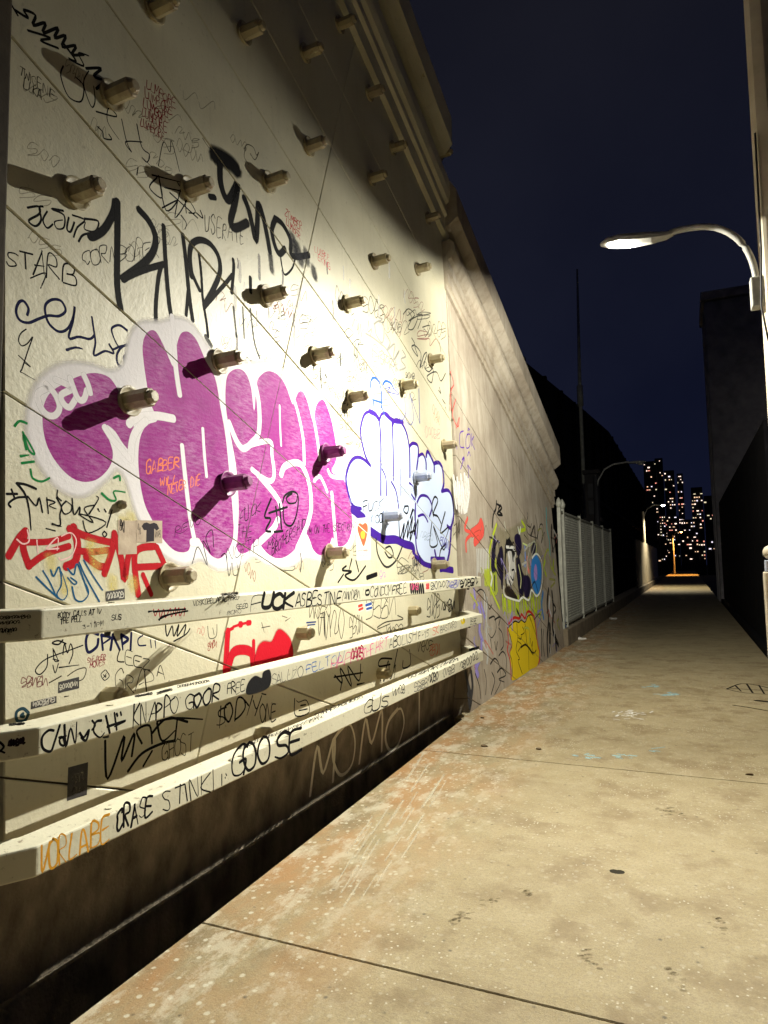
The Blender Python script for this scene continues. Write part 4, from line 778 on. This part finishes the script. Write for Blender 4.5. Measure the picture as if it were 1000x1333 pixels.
for txt, w, c in (('165,265 120,420 95,600 110,760 190,950', 4, LIME), ('230,880 240,990', 6, LIME), ('270,900 280,1000', 7, LIME), ('330,900 340,990', 7, LIME), ('400,900 420,985', 7, LIME), ('460,880 480,970', 6, LIME), ('370,240 400,300 350,320', 4, LIME), ('560,560 550,620 570,680', 5, LIME), ('630,560 625,640', 5, LIME),
 ('145,420 140,540 150,640', 6, DK), ('195,470 215,560 205,700 210,780', 5, DK), ('250,400 240,480 235,600 245,760', 5, (26, 24, 26)), ('270,380 290,480 300,560', 4, (26, 24, 26)), ('340,360 350,440 345,520', 6, DK), ('330,560 345,700 365,840', 7, DK), ('250,790 300,850 330,870', 5, (40, 34, 30)), ('420,700 430,780 410,850', 7, DK), ('395,690 390,760', 4, DK), ('465,430 460,500', 6, DK), ('170,580 210,650', 3, (24, 22, 22)), ('150,690 150,800', 4, DK),
 ('245,450 310,455', 3, (225, 225, 220)), ('260,500 275,560 270,640 290,720', 4, (222, 220, 216)), ('290,640 310,640 300,720 280,690', 2, (20, 20, 20)), ('120,660 130,700 120,760', 4, (215, 215, 210)), ('345,600 365,700 360,780', 3, (200, 205, 150)), ('340,290 350,340|360,290 355,340', 3, (220, 224, 214)), ('230,250 240,310', 3, (190, 190, 170)),
 ('395,450 400,540 395,600', 5, (120, 150, 220)), ('415,540 420,620 430,650', 6, (226, 130, 120)), ('440,560 450,640', 4, (190, 150, 200))):
    for st in parse(txt, KY): pt.stroke(st, w*1.15, s2l(c), .15)
pt.fill([KY(*p) for p in [(470, 510), (500, 525), (528, 600), (530, 720), (510, 820), (485, 830), (455, 760), (445, 660), (450, 570)]], s2l((54, 130, 206)))
pt.fill([KY(*p) for p in [(446, 470), (470, 410), (486, 440), (480, 500), (455, 510)]], s2l((32, 26, 50)))
pt.fill([KY(*p) for p in [(480, 590), (495, 620), (495, 710), (480, 720), (468, 660)]], s2l((170, 140, 210)))
for txt, w, c in (('455,540 490,505 530,560 540,680 525,800 490,850 450,800 430,880 380,860 350,890', 2.6, (236, 238, 232)), ('350,890 280,870 230,840 225,770', 2.6, (230, 232, 224)), ('380,420 430,440 470,405 490,440 485,510', 2.2, (214, 226, 150)), ('300,470 320,500 310,560 320,650', 2.4, (226, 226, 222))):
    for st in parse(txt, KY): pt.stroke(st, w, s2l(c), .1)
pt.done()
pt = Paint(CNC, 'graffiti_throw_up', 'spray', 'yellow throw-up with red outline low on the concrete wall')
yl = [(395, 320), (445, 275), (475, 280), (490, 260), (520, 275), (540, 235), (570, 230), (590, 280), (600, 370), (612, 440), (622, 500), (610, 590), (560, 620), (520, 650), (430, 700), (428, 640), (415, 560), (412, 500), (425, 440), (415, 380)]
pt.fill([KX(*p) for p in yl], s2l((216, 190, 34)))
for txt, w, c in (('400,290 440,245 480,250 495,220 520,250 535,205 560,205 590,250 602,350 612,440 628,510 618,580', 3, (190, 34, 28)), ('392,320 400,420 392,480 412,560 420,690', 3, (190, 34, 28)), ('395,320 445,272 475,280 492,262 520,278 540,235 570,228 592,290 602,400', 1.5, (40, 24, 16)), ('398,330 418,400 425,440 410,500 425,560 428,660', 1.8, (40, 24, 16)), ('460,280 465,400 455,480 480,540 470,560 500,650', 1.5, (30, 22, 12)), ('520,290 530,400 540,450 580,500 600,480', 1.8, (30, 22, 12)), ('490,460 520,440 545,460 575,510', 2.4, (30, 22, 12)), ('470,390 490,400 495,380', 1.4, (30, 22, 12)), ('545,470 548,620', 1.2, (30, 22, 12)), ('575,420 572,450', 2, (30, 22, 12)), ('500,310 515,350 490,370', 1.2, (30, 22, 12))):
    for st in parse(txt, KX): pt.stroke(st, w, s2l(c), .1)
pt.done()
pt = Paint(CNC, 'graffiti_tag', 'spray', 'lilac spray strokes behind the rail end')
for txt, w in (('150,40 160,120 150,170', 5), ('180,150 200,220 190,330 215,420', 7), ('200,140 230,240', 5), ('205,420 200,520 170,600 180,660', 7), ('160,600 175,670', 6)):
    for st in parse(txt, KX): pt.stroke(st, w, s2l((146, 136, 206)), .4, True, .9)
for txt, w in (('245,100 240,300 250,480', 4), ('225,60 230,200', 4), ('215,430 250,500 245,570', 5)):
    for st in parse(txt, KX): pt.stroke(st, w, s2l((196, 198, 196)), .4, True, .7)
pt.done()
pt = Paint(CNC, 'graffiti_tag', 'spray', 'pale vertical spray bars beside the rail end')
for k in range(8): pt.stroke([KY(5+13*k, 470), KY(8+13*k, 540), KY(8+13*k, 660+random.uniform(-30, 60))], 3.4, s2l((206, 206, 200)), .5, True, .7)
for k in range(4): pt.stroke([KY(70+10*k, 640), KY(72+10*k, 760)], 4, s2l((186, 200, 60)), .5, True, .7)
pt.done()
pt = Paint(CNC, 'graffiti_tag', 'faded', 'layers of old washed-out tags along the foot of the wall')
for k in range(60):
    x, y = random.uniform(612, 735), random.uniform(690, 860)
    if y > 905-(x-620)*.6: continue
    c = random.choice(((60, 54, 48), (200, 198, 190), (150, 140, 200), (190, 196, 80), (40, 38, 40), (206, 120, 110)))
    pt.stroke([(x, y), (x+random.uniform(-4, 8), y+random.uniform(-14, 10)), (x+random.uniform(0, 10), y+random.uniform(4, 22))], random.uniform(1, 3.2), s2l(c), .4, True, random.uniform(.4, .9))
pt.done()
T(CNC, KX, '90,640 110,740 130,820 120,890|130,640 140,740 125,860|110,800 120,900', 6, (60, 60, 62), .5, 'faded')
T(CNC, KX, '160,650 190,740 200,830|225,620 240,700 235,800|270,580 300,540 330,580 345,700 300,800|280,640 300,700 275,800|330,520 360,490 385,540 380,660|260,250 300,240 310,330 280,390 255,360|300,260 340,240 330,300|330,320 355,360 365,440 345,480|270,400 280,470|300,420 310,480 320,420|170,60 200,40 230,70 260,180 280,150|320,640 350,610 380,660 330,690 370,710', 1.9, (44, 40, 36), label='black outline throw-up at the foot of the concrete wall')
pt = Paint(CNC, 'graffiti_tag', 'spray', 'tall black and white figure paint at the wall end')
for txt, w, c in (('650,60 640,150 655,250', 5.5, (40, 120, 190)), ('690,40 680,150 690,260 680,400 685,520', 6, (20, 20, 22)), ('715,60 725,200 720,330 760,440', 7, (20, 20, 22)), ('700,300 700,480', 9, (20, 20, 22)), ('740,380 745,470', 7, (20, 20, 22)), ('700,100 695,170 710,230', 5, (210, 212, 214)), ('735,330 730,420|700,440 705,500', 3, (214, 214, 210)), ('640,330 640,520', 3, (24, 24, 24)), ('655,330 650,420 660,520', 2, (24, 24, 24))):
    for st in parse(txt, KX): pt.stroke(st, w, s2l(c), .15)
pt.done()
pt = Paint(CNC, 'graffiti_tag', 'spray')
for txt, w, c in (('775,30 780,150 790,260', 6, (24, 22, 24)), ('805,20 815,150 820,220', 6, (24, 22, 24)), ('795,40 800,180', 2.5, (200, 200, 200)), ('800,220 815,300 820,380', 5, (110, 140, 200))):
    for st in parse(txt, KX): pt.stroke(st, w, s2l(c), .15)
pt.done()
# marks on the paving
pt = Paint(GND, 'chalk_mark', 'faded')
for cx, cy, n in ((760, 985, 6), (815, 984, 7), (842, 976, 4), (838, 893, 6), (860, 903, 9)):
    for k in range(n):
        x, y = cx+random.uniform(-16, 16), cy+random.uniform(-3, 3); pt.stroke([(x, y), (x+random.uniform(3, 9), y+random.uniform(-1.5, 1.5))], random.uniform(1.5, 4), s2l((158, 190, 190)), .9, True, .45)
pt.done()
pt = Paint(GND, 'paint_splat', 'faded')
for k in range(22):
    x, y = random.gauss(813, 11), random.gauss(930, 3.4); pt.stroke([(x, y), (x+random.uniform(2, 9), y+random.uniform(-2, 2))], random.uniform(1, 2.6), s2l((206, 204, 196)), .6, True, .7)
pt.done()
T(GND, FULL, '946,897 965,890 985,892 1006,897|946,897 970,902 1006,904|958,893 965,900|972,890 980,902|988,892 995,903|950,896 1000,899', 1.6, (26, 22, 18), .2, 'marker', 'dark_mark'); T(GND, FULL, '986,912 1004,914', 5, (34, 28, 22), .6, 'faded', 'dark_mark'); T(GND, FULL, '799,1134 803,1135 808,1135', 7, (44, 40, 30), .3, 'marker', 'gum_spot'); T(GND, FULL, '955,918 975,921 1003,926', 2, (60, 50, 34), .6, 'faded', 'dark_mark')  # dark net-like outline, blob and faint line near the right edge; gum spot
pt = Paint(GND, 'scuff_marks', 'faded')
for (x0, y0, x1, y1, n) in ((585, 1200, 650, 1168, 26), (755, 1240, 775, 1256, 14), (840, 1050, 890, 1062, 14), (675, 1160, 690, 1165, 8), (925, 1195, 950, 1215, 12), (870, 1265, 890, 1285, 10)):
    for k in range(n):
        f = random.random(); x, y = x0+(x1-x0)*f+random.uniform(-8, 8), y0+(y1-y0)*f+random.uniform(-6, 6)
        pt.stroke([(x, y), (x+random.uniform(1, 6), y+random.uniform(-2, 1))], random.uniform(1.2, 3.4), s2l((84, 70, 48)), .9, True, random.uniform(.12, .32))
for k in range(26):
    x = random.uniform(430, 560); y = 1180-(x-430)*1.2+random.uniform(-50, 50); pt.stroke([(x, y), (x+8, y-12), (x+22, y-34)], random.uniform(1, 3), s2l((200, 192, 168)), .8, True, .35)
pt.done()

# ------------------------------------------------------------------ street lamp on the right: column, arm, head
sl = empty('street_lamp', (.86, 6.4, 0), 'lit cobra-head street lamp on a curved arm at the right edge', 'street lamp')
obj('column', tube_mesh('column', [(.80, 6.4, -.2), (.80, 6.4, 2.6), (.80, 6.4, 9)], [.135, .13, .10], 8, False), 'column_paint', sl)
obj('clamp', box_mesh('clamp', .60, .74, 6.34, 6.46, 3.72, 3.98, .012), 'lamp_metal', sl)
arm = [(.66, 6.4, 3.75), (.655, 6.4, 3.95), (.62, 6.4, 4.17), (.54, 6.4, 4.34), (.42, 6.4, 4.46), (.28, 6.4, 4.52), (.10, 6.4, 4.535), (.0, 6.4, 4.525)]
arm3 = []
for i in range(len(arm)-1):
    P4 = [np.array(arm[min(max(i+k, 0), len(arm)-1)]) for k in (-1, 0, 1, 2)]
    for j in range(4): t = j/4; arm3.append(tuple(.5*((2*P4[1])+(P4[2]-P4[0])*t+(2*P4[0]-5*P4[1]+4*P4[2]-P4[3])*t*t+(-P4[0]+3*P4[1]-3*P4[2]+P4[3])*t**3)))
obj('arm', tube_mesh('arm', arm3+[arm[-1]], .028, 14), 'lamp_metal', sl)
cab = [(.70, 6.3, 3.4), (.665, 6.3, 3.7), (.69, 6.3, 4.2), (.70, 6.3, 5.2)]
obj('cable', tube_mesh('cable', cab, .008, 6), 'dark_steel', sl)
def head_mesh(dx=-1):
    bm = bmesh.new(); rings = []; n = 14
    #      x along arm, half width, z of rim, top height
    for x, hw, zr, th in ((.06, .035, -.03, .035), (.0, .06, -.05, .05), (-.12, .085, -.062, .075), (-.26, .105, -.066, .085), (-.40, .112, -.062, .082), (-.50, .09, -.056, .06), (-.56, .03, -.05, .02)):
        ring = []
        for k in range(n):
            a = math.pi*k/(n-1); ring.append(bm.verts.new((x, hw*math.cos(a), zr+th*max(0.0, math.sin(a))**.7)))
        rings.append(ring)
    for a, b in zip(rings, rings[1:]):
        for k in range(n-1): bm.faces.new((a[k], a[k+1], b[k+1], b[k]))
        bm.faces.new((a[0], b[0], b[-1], a[-1]))
    bm.faces.new(rings[0]); bm.faces.new(rings[-1][::-1])
    return bm_mesh('head', bm, False)
def lens_mesh():
    bm = bmesh.new(); rings = []; n = 16
    for r, z in ((1, 0), (.92, -.002), (.7, -.003), (.35, -.003)):
        rings.append([bm.verts.new((-.40+.105*r*math.cos(2*math.pi*k/n), .088*r*math.sin(2*math.pi*k/n), z)) for k in range(n)])
    for a, b in zip(rings, rings[1:]):
        for k in range(n): bm.faces.new((a[k], a[(k+1) % n], b[(k+1) % n], b[k]))
    bm.faces.new(rings[-1]); return bm_mesh('lens', bm, True)
HEAD, LENS = head_mesh(), lens_mesh()
def place(o, parent, mw):
    o.parent = parent; o.matrix_parent_inverse = Matrix.Translation(-parent.location) if parent.type == 'EMPTY' else Matrix(); o.matrix_basis = mw; return o
def lamp_head(parent, mw, lens_mat, lit, colour, watts, rad=.035, batwing=False, drop=.19):
    h = bpy.data.objects.new('head', HEAD); COL.objects.link(h)
    if not HEAD.materials: HEAD.materials.append(M['lamp_metal'])
    place(h, parent, mw)
    lm = LENS.copy(); lm.materials.append(M[lens_mat]); l = bpy.data.objects.new('lens', lm); COL.objects.link(l); place(l, h, Matrix.Translation((0, 0, -.0635))@Matrix.Diagonal((1, 1, 1 if batwing else 22, 1)))
    if not lit: return
    ld = bpy.data.lights.new('lamp_light', 'POINT' if batwing else 'SPOT')
    if not batwing: ld.spot_size = math.radians(128); ld.spot_blend = .6
    ld.energy = watts; ld.color = colour; ld.shadow_soft_size = rad
    lo = bpy.data.objects.new('lamp_light', ld); COL.objects.link(lo)
    place(lo, h, Matrix.Translation((-.40, 0, -.064-drop)))
    if batwing:                            # street optic: throws along the walkway, little straight across or down
        ld.use_nodes = True; N, L = ld.node_tree.nodes, ld.node_tree.links; e = N['Emission']
        g = N.new('ShaderNodeTexCoord'); sp = N.new('ShaderNodeSeparateXYZ'); L.new(g.outputs['Normal'], sp.inputs[0])
        near = mth(N, L, 'POWER', mth(N, L, 'MAXIMUM', mth(N, L, 'MULTIPLY', sp.outputs[1], -1.0), 0.0), 1.5)
        far = mth(N, L, 'POWER', mth(N, L, 'MAXIMUM', sp.outputs[1], 0.0), 1.5)
        down = mth(N, L, 'MAXIMUM', mth(N, L, 'MULTIPLY', sp.outputs[2], -1.0), 0.0)
        g1 = mth(N, L, 'MINIMUM', mth(N, L, 'POWER', mth(N, L, 'ADD', mth(N, L, 'MULTIPLY', down, 1.9), .06), 2.2), 1.45)      # fades towards the horizontal
        g2 = mth(N, L, 'ADD', mth(N, L, 'MULTIPLY', mth(N, L, 'ABSOLUTE', sp.outputs[0]), 2.6), mth(N, L, 'MULTIPLY', down, 1.7), True)
        a = mth(N, L, 'ADD', mth(N, L, 'MULTIPLY', mth(N, L, 'MULTIPLY', near, g1), 4.2), mth(N, L, 'MULTIPLY', mth(N, L, 'MULTIPLY', far, g2), 2.1))
        a = mth(N, L, 'ADD', a, mth(N, L, 'MULTIPLY', mth(N, L, 'POWER', down, 2.0), 1.15))
        L.new(mth(N, L, 'ADD', a, .17), e.inputs['Strength'])
mw = Matrix.Translation((-.03, 6.4, 4.54))@Matrix.Rotation(math.radians(5), 4, 'Y')@Matrix.Rotation(math.radians(4.5), 4, 'X')
lamp_head(sl, mw, 'lens_on', True, (1, .965, .83), LAMP_W, .010, True, .012)
# fence post with a ball cap beside the column
fp = empty('fence_post', (.68, 6.6, 0), 'painted fence post with a ball cap at the right edge, under the lamp', 'post')
obj('post', box_mesh('post', .585, .72, 6.54, 6.68, -.02, 1.50, .01), 'column_paint', fp)
obj('collar', box_mesh('collar', .60, .71, 6.555, 6.665, 1.50, 1.60, .008), 'peg_blue', fp)
bm = bmesh.new(); bmesh.ops.create_uvsphere(bm, u_segments=20, v_segments=12, radius=.062, matrix=Matrix.Translation((.65, 6.61, 1.665))); obj('finial', bm_mesh('finial', bm, True), 'column_paint', fp)

# ------------------------------------------------------------------ mesh fence beyond the concrete wall
mf = empty('mesh_fence', (-2.25, 18.5, 0), 'pale steel mesh fence on a concrete kerb beyond the concrete wall', 'fence')
obj('kerb', box_mesh('kerb', -2.6, -2.19, 13.66, 66, -.1, .33, .02), 'curb', mf)
posts = [13.72, 14.15, 16.5, 18.85, 21.2, 23.5]
FIN = None
for i, y in enumerate(posts):
    pm = box_mesh('post', -2.32, -2.25, y-.035, y+.035, .33, 2.72, .006); p = obj('post', pm, 'fence_paint', mf)
    if i > 1: continue
    bm = bmesh.new()
    tube(bm, [(-2.285, y, 2.715), (-2.285, y, 2.75), (-2.285, y, 2.80), (-2.285, y, 2.86), (-2.285, y, 2.92)], [.025, .052, .062, .042, .008], 10); obj('finial', bm_mesh('finial', bm, True), 'fence_paint', p)
for y0, y1 in zip(posts, posts[1:]):
    obj('top_bar', box_mesh('top_bar', -2.305, -2.265, y0+.036, y1-.036, 2.62, 2.665), 'fence_paint', mf); obj('bottom_bar', box_mesh('bottom_bar', -2.305, -2.265, y0+.036, y1-.036, .40, .44), 'fence_paint', mf)
    v, f = [], []
    def quad(a, b, c, d): k = len(v); v.extend((a, b, c, d)); f.append((k, k+1, k+2, k+3))
    def bar(x0, x1, ya, yb, za, zb):
        k = len(v); v.extend([(x0, ya, za), (x1, ya, za), (x1, yb, za), (x0, yb, za), (x0, ya, zb), (x1, ya, zb), (x1, yb, zb), (x0, yb, zb)])
        f.extend([(k, k+1, k+2, k+3), (k+4, k+7, k+6, k+5), (k, k+4, k+5, k+1), (k+1, k+5, k+6, k+2), (k+2, k+6, k+7, k+3), (k+3, k+7, k+4, k)])
    z = .47
    while z < 2.61: bar(-2.292, -2.287, y0+.037, y1-.037, z, z+.009); z += .055
    y = y0+.06
    while y < y1-.05: bar(-2.2865, -2.2815, y, y+.007, .445, 2.615); y += .11
    tag(obj('mesh_panel', mesh('mesh_panel', v, f), 'fence_paint', mf), None, None, None, 'stuff')
# torn mesh return at the wall end and paint blobs
T(Flat((-2.24, 0, 0), (0, 1, 0), (0, 0, 1), (1, 0, 0)), KY, '665,385 690,385', 4, (220, 60, 80), .2, 'spray') if False else None

# ------------------------------------------------------------------ far lamps, columns, dark structures
def far_lamp(y, lens, lit, colour, watts, label, px=-2.42, h=5.0, reach=1.15, mat='column_paint'):
    e = empty('street_lamp', (px, y, 0), label, 'street lamp', 'lamps along the left side of the walkway')
    obj('column', tube_mesh('column', [(px, y, .2), (px, y, 3.2), (px, y, h-.35)], [.11, .09, .07], 8, False), mat, e)
    a = [(px, y, h-.9), (px+.1, y, h-.5), (px+.3, y, h-.15), (px+.6, y, h), (px+reach-.4, y, h+.05)]
    obj('arm', tube_mesh('arm', a, .03, 8), 'lamp_metal', e)
    lamp_head(e, Matrix.Translation((px+reach-.42, y, h+.045))@Matrix.Rotation(math.pi, 4, 'Z'), lens, lit, colour, watts, .05)
far_lamp(24.2, 'lamp_metal', False, None, 0, 'unlit street lamp with a bent arm above the mesh fence', -2.75, 4.95, 1.5, 'dark_steel')
far_lamp(45, 'lens_far', True, (1, .90, .66), 1700, 'lit street lamp halfway down the walkway, glowing white', -2.38, 5.1, 1.2)
far_lamp(90, 'lens_sodium', True, (1, .46, .10), 5000, 'distant street lamp glowing orange', -1.5, 5.2, 1.0)
pl = empty('pillar', (-2.95, 25, 0), 'dark panelled pillar rising behind the end of the mesh fence', 'pillar')
obj('shaft', box_mesh('shaft', -3.2, -2.74, 24.8, 25.2, 0, 4.75, .02), 'brown_brick', pl); obj('cap', box_mesh('cap', -3.26, -2.68, 24.74, 25.26, 4.76, 4.9, .02), 'brown_brick', pl); obj('band', box_mesh('band', -3.28, -2.66, 24.72, 25.28, 3.05, 3.2, .02), 'brown_brick', pl)
for z in (3.3, 3.9): obj('panel', box_mesh('panel', -3.1, -2.84, 24.74, 24.79, z, z+.5, .01), 'dark_steel', pl)
tp = empty('tall_pole', (-3.85, 30, 0), 'thin tall grey pole standing against the sky', 'pole')
obj('shaft', tube_mesh('shaft', [(-3.9, 30, 0), (-3.9, 30, 9.2), (-3.8, 30, 14.5)], [.09, .08, .04], 8), 'fence_paint', tp); obj('sleeve', tube_mesh('sleeve', [(-3.9, 30, 8.4), (-3.9, 30, 9.3)], .13, 8), 'fence_paint', tp)
fs = empty('plank_fence', (-2.3, 50, 0), 'pale board fence lit by the halfway lamp', 'fence')
y = 36.0
while y < 62:
    hgt = 2.75+random.uniform(-.05, .05); obj('board', box_mesh('board', -2.36, -2.32, y, y+.46, .335, hgt), 'column_paint' if y > 40 else 'brown_brick', fs); y += .48
rb = empty('railway_structure', (-5.4, 60, 0), 'dark railway girder structure on the left, black against the sky', 'bridge')
bm = bmesh.new(); prism(bm, [(-5, 13.8, -9), (-5, 13.8, 8.2), (-5, 23, 8.8), (-5, 40, 10.4), (-5, 54, 11.6), (-5, 140, 11.8), (-5, 140, -9)], (-3, 0, 0)); obj('girder', bm_mesh('girder', bm), 'black_steel', rb)
for k in range(22):
    y = 15+k*4; top = 8.2+min(3.4, max(0, (y-14)*.085)); obj('stiffener', box_mesh('stiffener', -4.995, -4.8, y, y+.25, -9, top-.2), 'black_steel', rb)
for z in (2.0, 5.2): obj('flange', box_mesh('flange', -4.998, -4.7, 14, 139, z, z+.25), 'black_steel', rb)
wr = empty('tower_pier', (2.5, 31, 0), 'dark tower pier closing the view on the right of the walkway', 'tower')
obj('shaft', box_mesh('shaft', 1.14, 6.5, 30.2, 33.5, -9, 12.2, .04), 'pier_stone', wr)
for y in (30.5, 31.9): obj('rib', box_mesh('rib', 1.08, 1.139, y, y+.35, 0, 11.8), 'pier_stone', wr)
obj('cap', box_mesh('cap', 1.02, 6.6, 30.05, 33.65, 12.22, 12.6, .04), 'pier_stone', wr)
sf = empty('side_wall', (1.4, 20, 0), 'low black panelled wall along the right edge of the walkway', 'wall')
y = 12.6
while y < 30:
    obj('panel', box_mesh('panel', 1.25, 1.31, y+.02, min(y+1.58, 30.0), .12, 3.9, .01), 'black_steel', sf); obj('stanchion', box_mesh('stanchion', 1.315, 1.40, y-.06, y+.06, -.25, 3.85, .008), 'black_steel', sf); y += 1.6
obj('sill', box_mesh('sill', 1.14, 1.33, 12.6, 30, -.2, .11, .01), 'black_steel', sf)

# ------------------------------------------------------------------ city towers far off
def tower(px, pyt, w, Y, dens, seed, label):
    rnd = random.Random(seed); c = aty(px, 731, Y); top = aty(px, pyt, Y)[2]; wm = w*Y/F/.9
    e = empty('skyscraper', (float(c[0]), Y, -11), label, 'skyscraper', 'lit skyscrapers at the end of the walkway')
    obj('wall', box_mesh('wall', c[0]-wm/2, c[0]+wm/2, Y, Y+wm, -11, top), 'tower_wall', e)
    nf = int((top+10)/3.1); nc = max(4, int(wm/1.7)); cw_ = wm/nc
    for r in range(nf):
        for k in range(nc):
            if rnd.random() > min(dens, .6)*(.62 if (r*7+seed) % 4 else .2): continue
            z = top-3-r*3.1
            if z < 2: continue
            x = c[0]-wm/2+cw_*(k+.5); ww = cw_*rnd.choice((.4, .6, .6, 1.0)); m = rnd.choice((0, 0, 1, 1, 2, 3, 4)); key = ('w', m)
            o = bpy.data.objects.new('window', WIN[m]); COL.objects.link(o); o.parent = e; o.matrix_parent_inverse = Matrix.Translation(-e.location)
            o.location = (x, Y-.3, z); o.scale = (ww, 1, rnd.choice((.6, .8, 1.1)))
    return e
WIN = []
for i in range(5):
    me = box_mesh('window', -.5, .5, -.3, .25, -.5, .5); me.materials.append(M['window_%d' % i]); WIN.append(me)
tower(852, 600, 13, 700, .50, 1, 'broad lit skyscraper furthest left above the halfway lamp')
tower(864, 596, 8, 760, .38, 2, 'slim skyscraper with sparse lights, second from the left')
tower(877, 612, 10, 720, .55, 3, 'skyscraper with rows of warm windows, third from the left')
tower(891, 616, 6, 740, .62, 4, 'narrow skyscraper with a single bright column of windows')
tower(912, 634, 11, 680, .66, 5, 'stout skyscraper with a red-lit crown, right of the gap of sky')
tower(927, 645, 9, 700, .28, 6, 'dim skyscraper beside the dark tower pier')
tower(900, 676, 16, 640, .55, 7, 'low lit block between the skyscrapers')
tower(872, 672, 22, 800, .35, 8, 'low dim block behind the distant orange lamp')

# ------------------------------------------------------------------ litter
for i, (x, y, s, m, lb) in enumerate([(755, 832, .09, 'paper', 'white paper scrap on the walkway below the mesh fence'), (799, 806, .10, 'paper', 'pale paper scrap further down by the mesh fence kerb'), (630, 972, .022, 'leaf', 'dark leaf crumb by the end of the rail'), (628, 935, .02, 'leaf', 'dark leaf crumb just past the rail end'), (702, 976, .02, 'leaf', 'dark crumb near the pale blue chalk'), (976, 1009, .02, 'leaf', 'dark crumb near the right edge of the walkway'), (713, 852, .04, 'paper', 'tiny white scrap at the foot of the concrete wall')]):
    p = onz(x, y); bm = bmesh.new(); rnd = random.Random(i); n = 7
    pts = [(p[0]+s*math.cos(2*math.pi*k/n)*rnd.uniform(.6, 1.2)*1.4, p[1]+s*math.sin(2*math.pi*k/n)*rnd.uniform(.6, 1.2)) for k in range(n)]
    lo = [bm.verts.new((a, b, .002)) for a, b in pts]; hi = [bm.verts.new((a*.9+p[0]*.1, b*.9+p[1]*.1, .006+s*rnd.uniform(.05, .45))) for a, b in pts]
    bm.faces.new(lo[::-1]); c = bm.verts.new((p[0], p[1], .006+s*.3))
    for k in range(n): bm.faces.new((lo[k], lo[(k+1) % n], hi[(k+1) % n], hi[k])); bm.faces.new((hi[k], hi[(k+1) % n], c))
    o = obj('paper_scrap' if m == 'paper' else 'leaf', bm_mesh('scrap', bm), m); tag(o, lb, 'litter' if m == 'paper' else 'leaf')
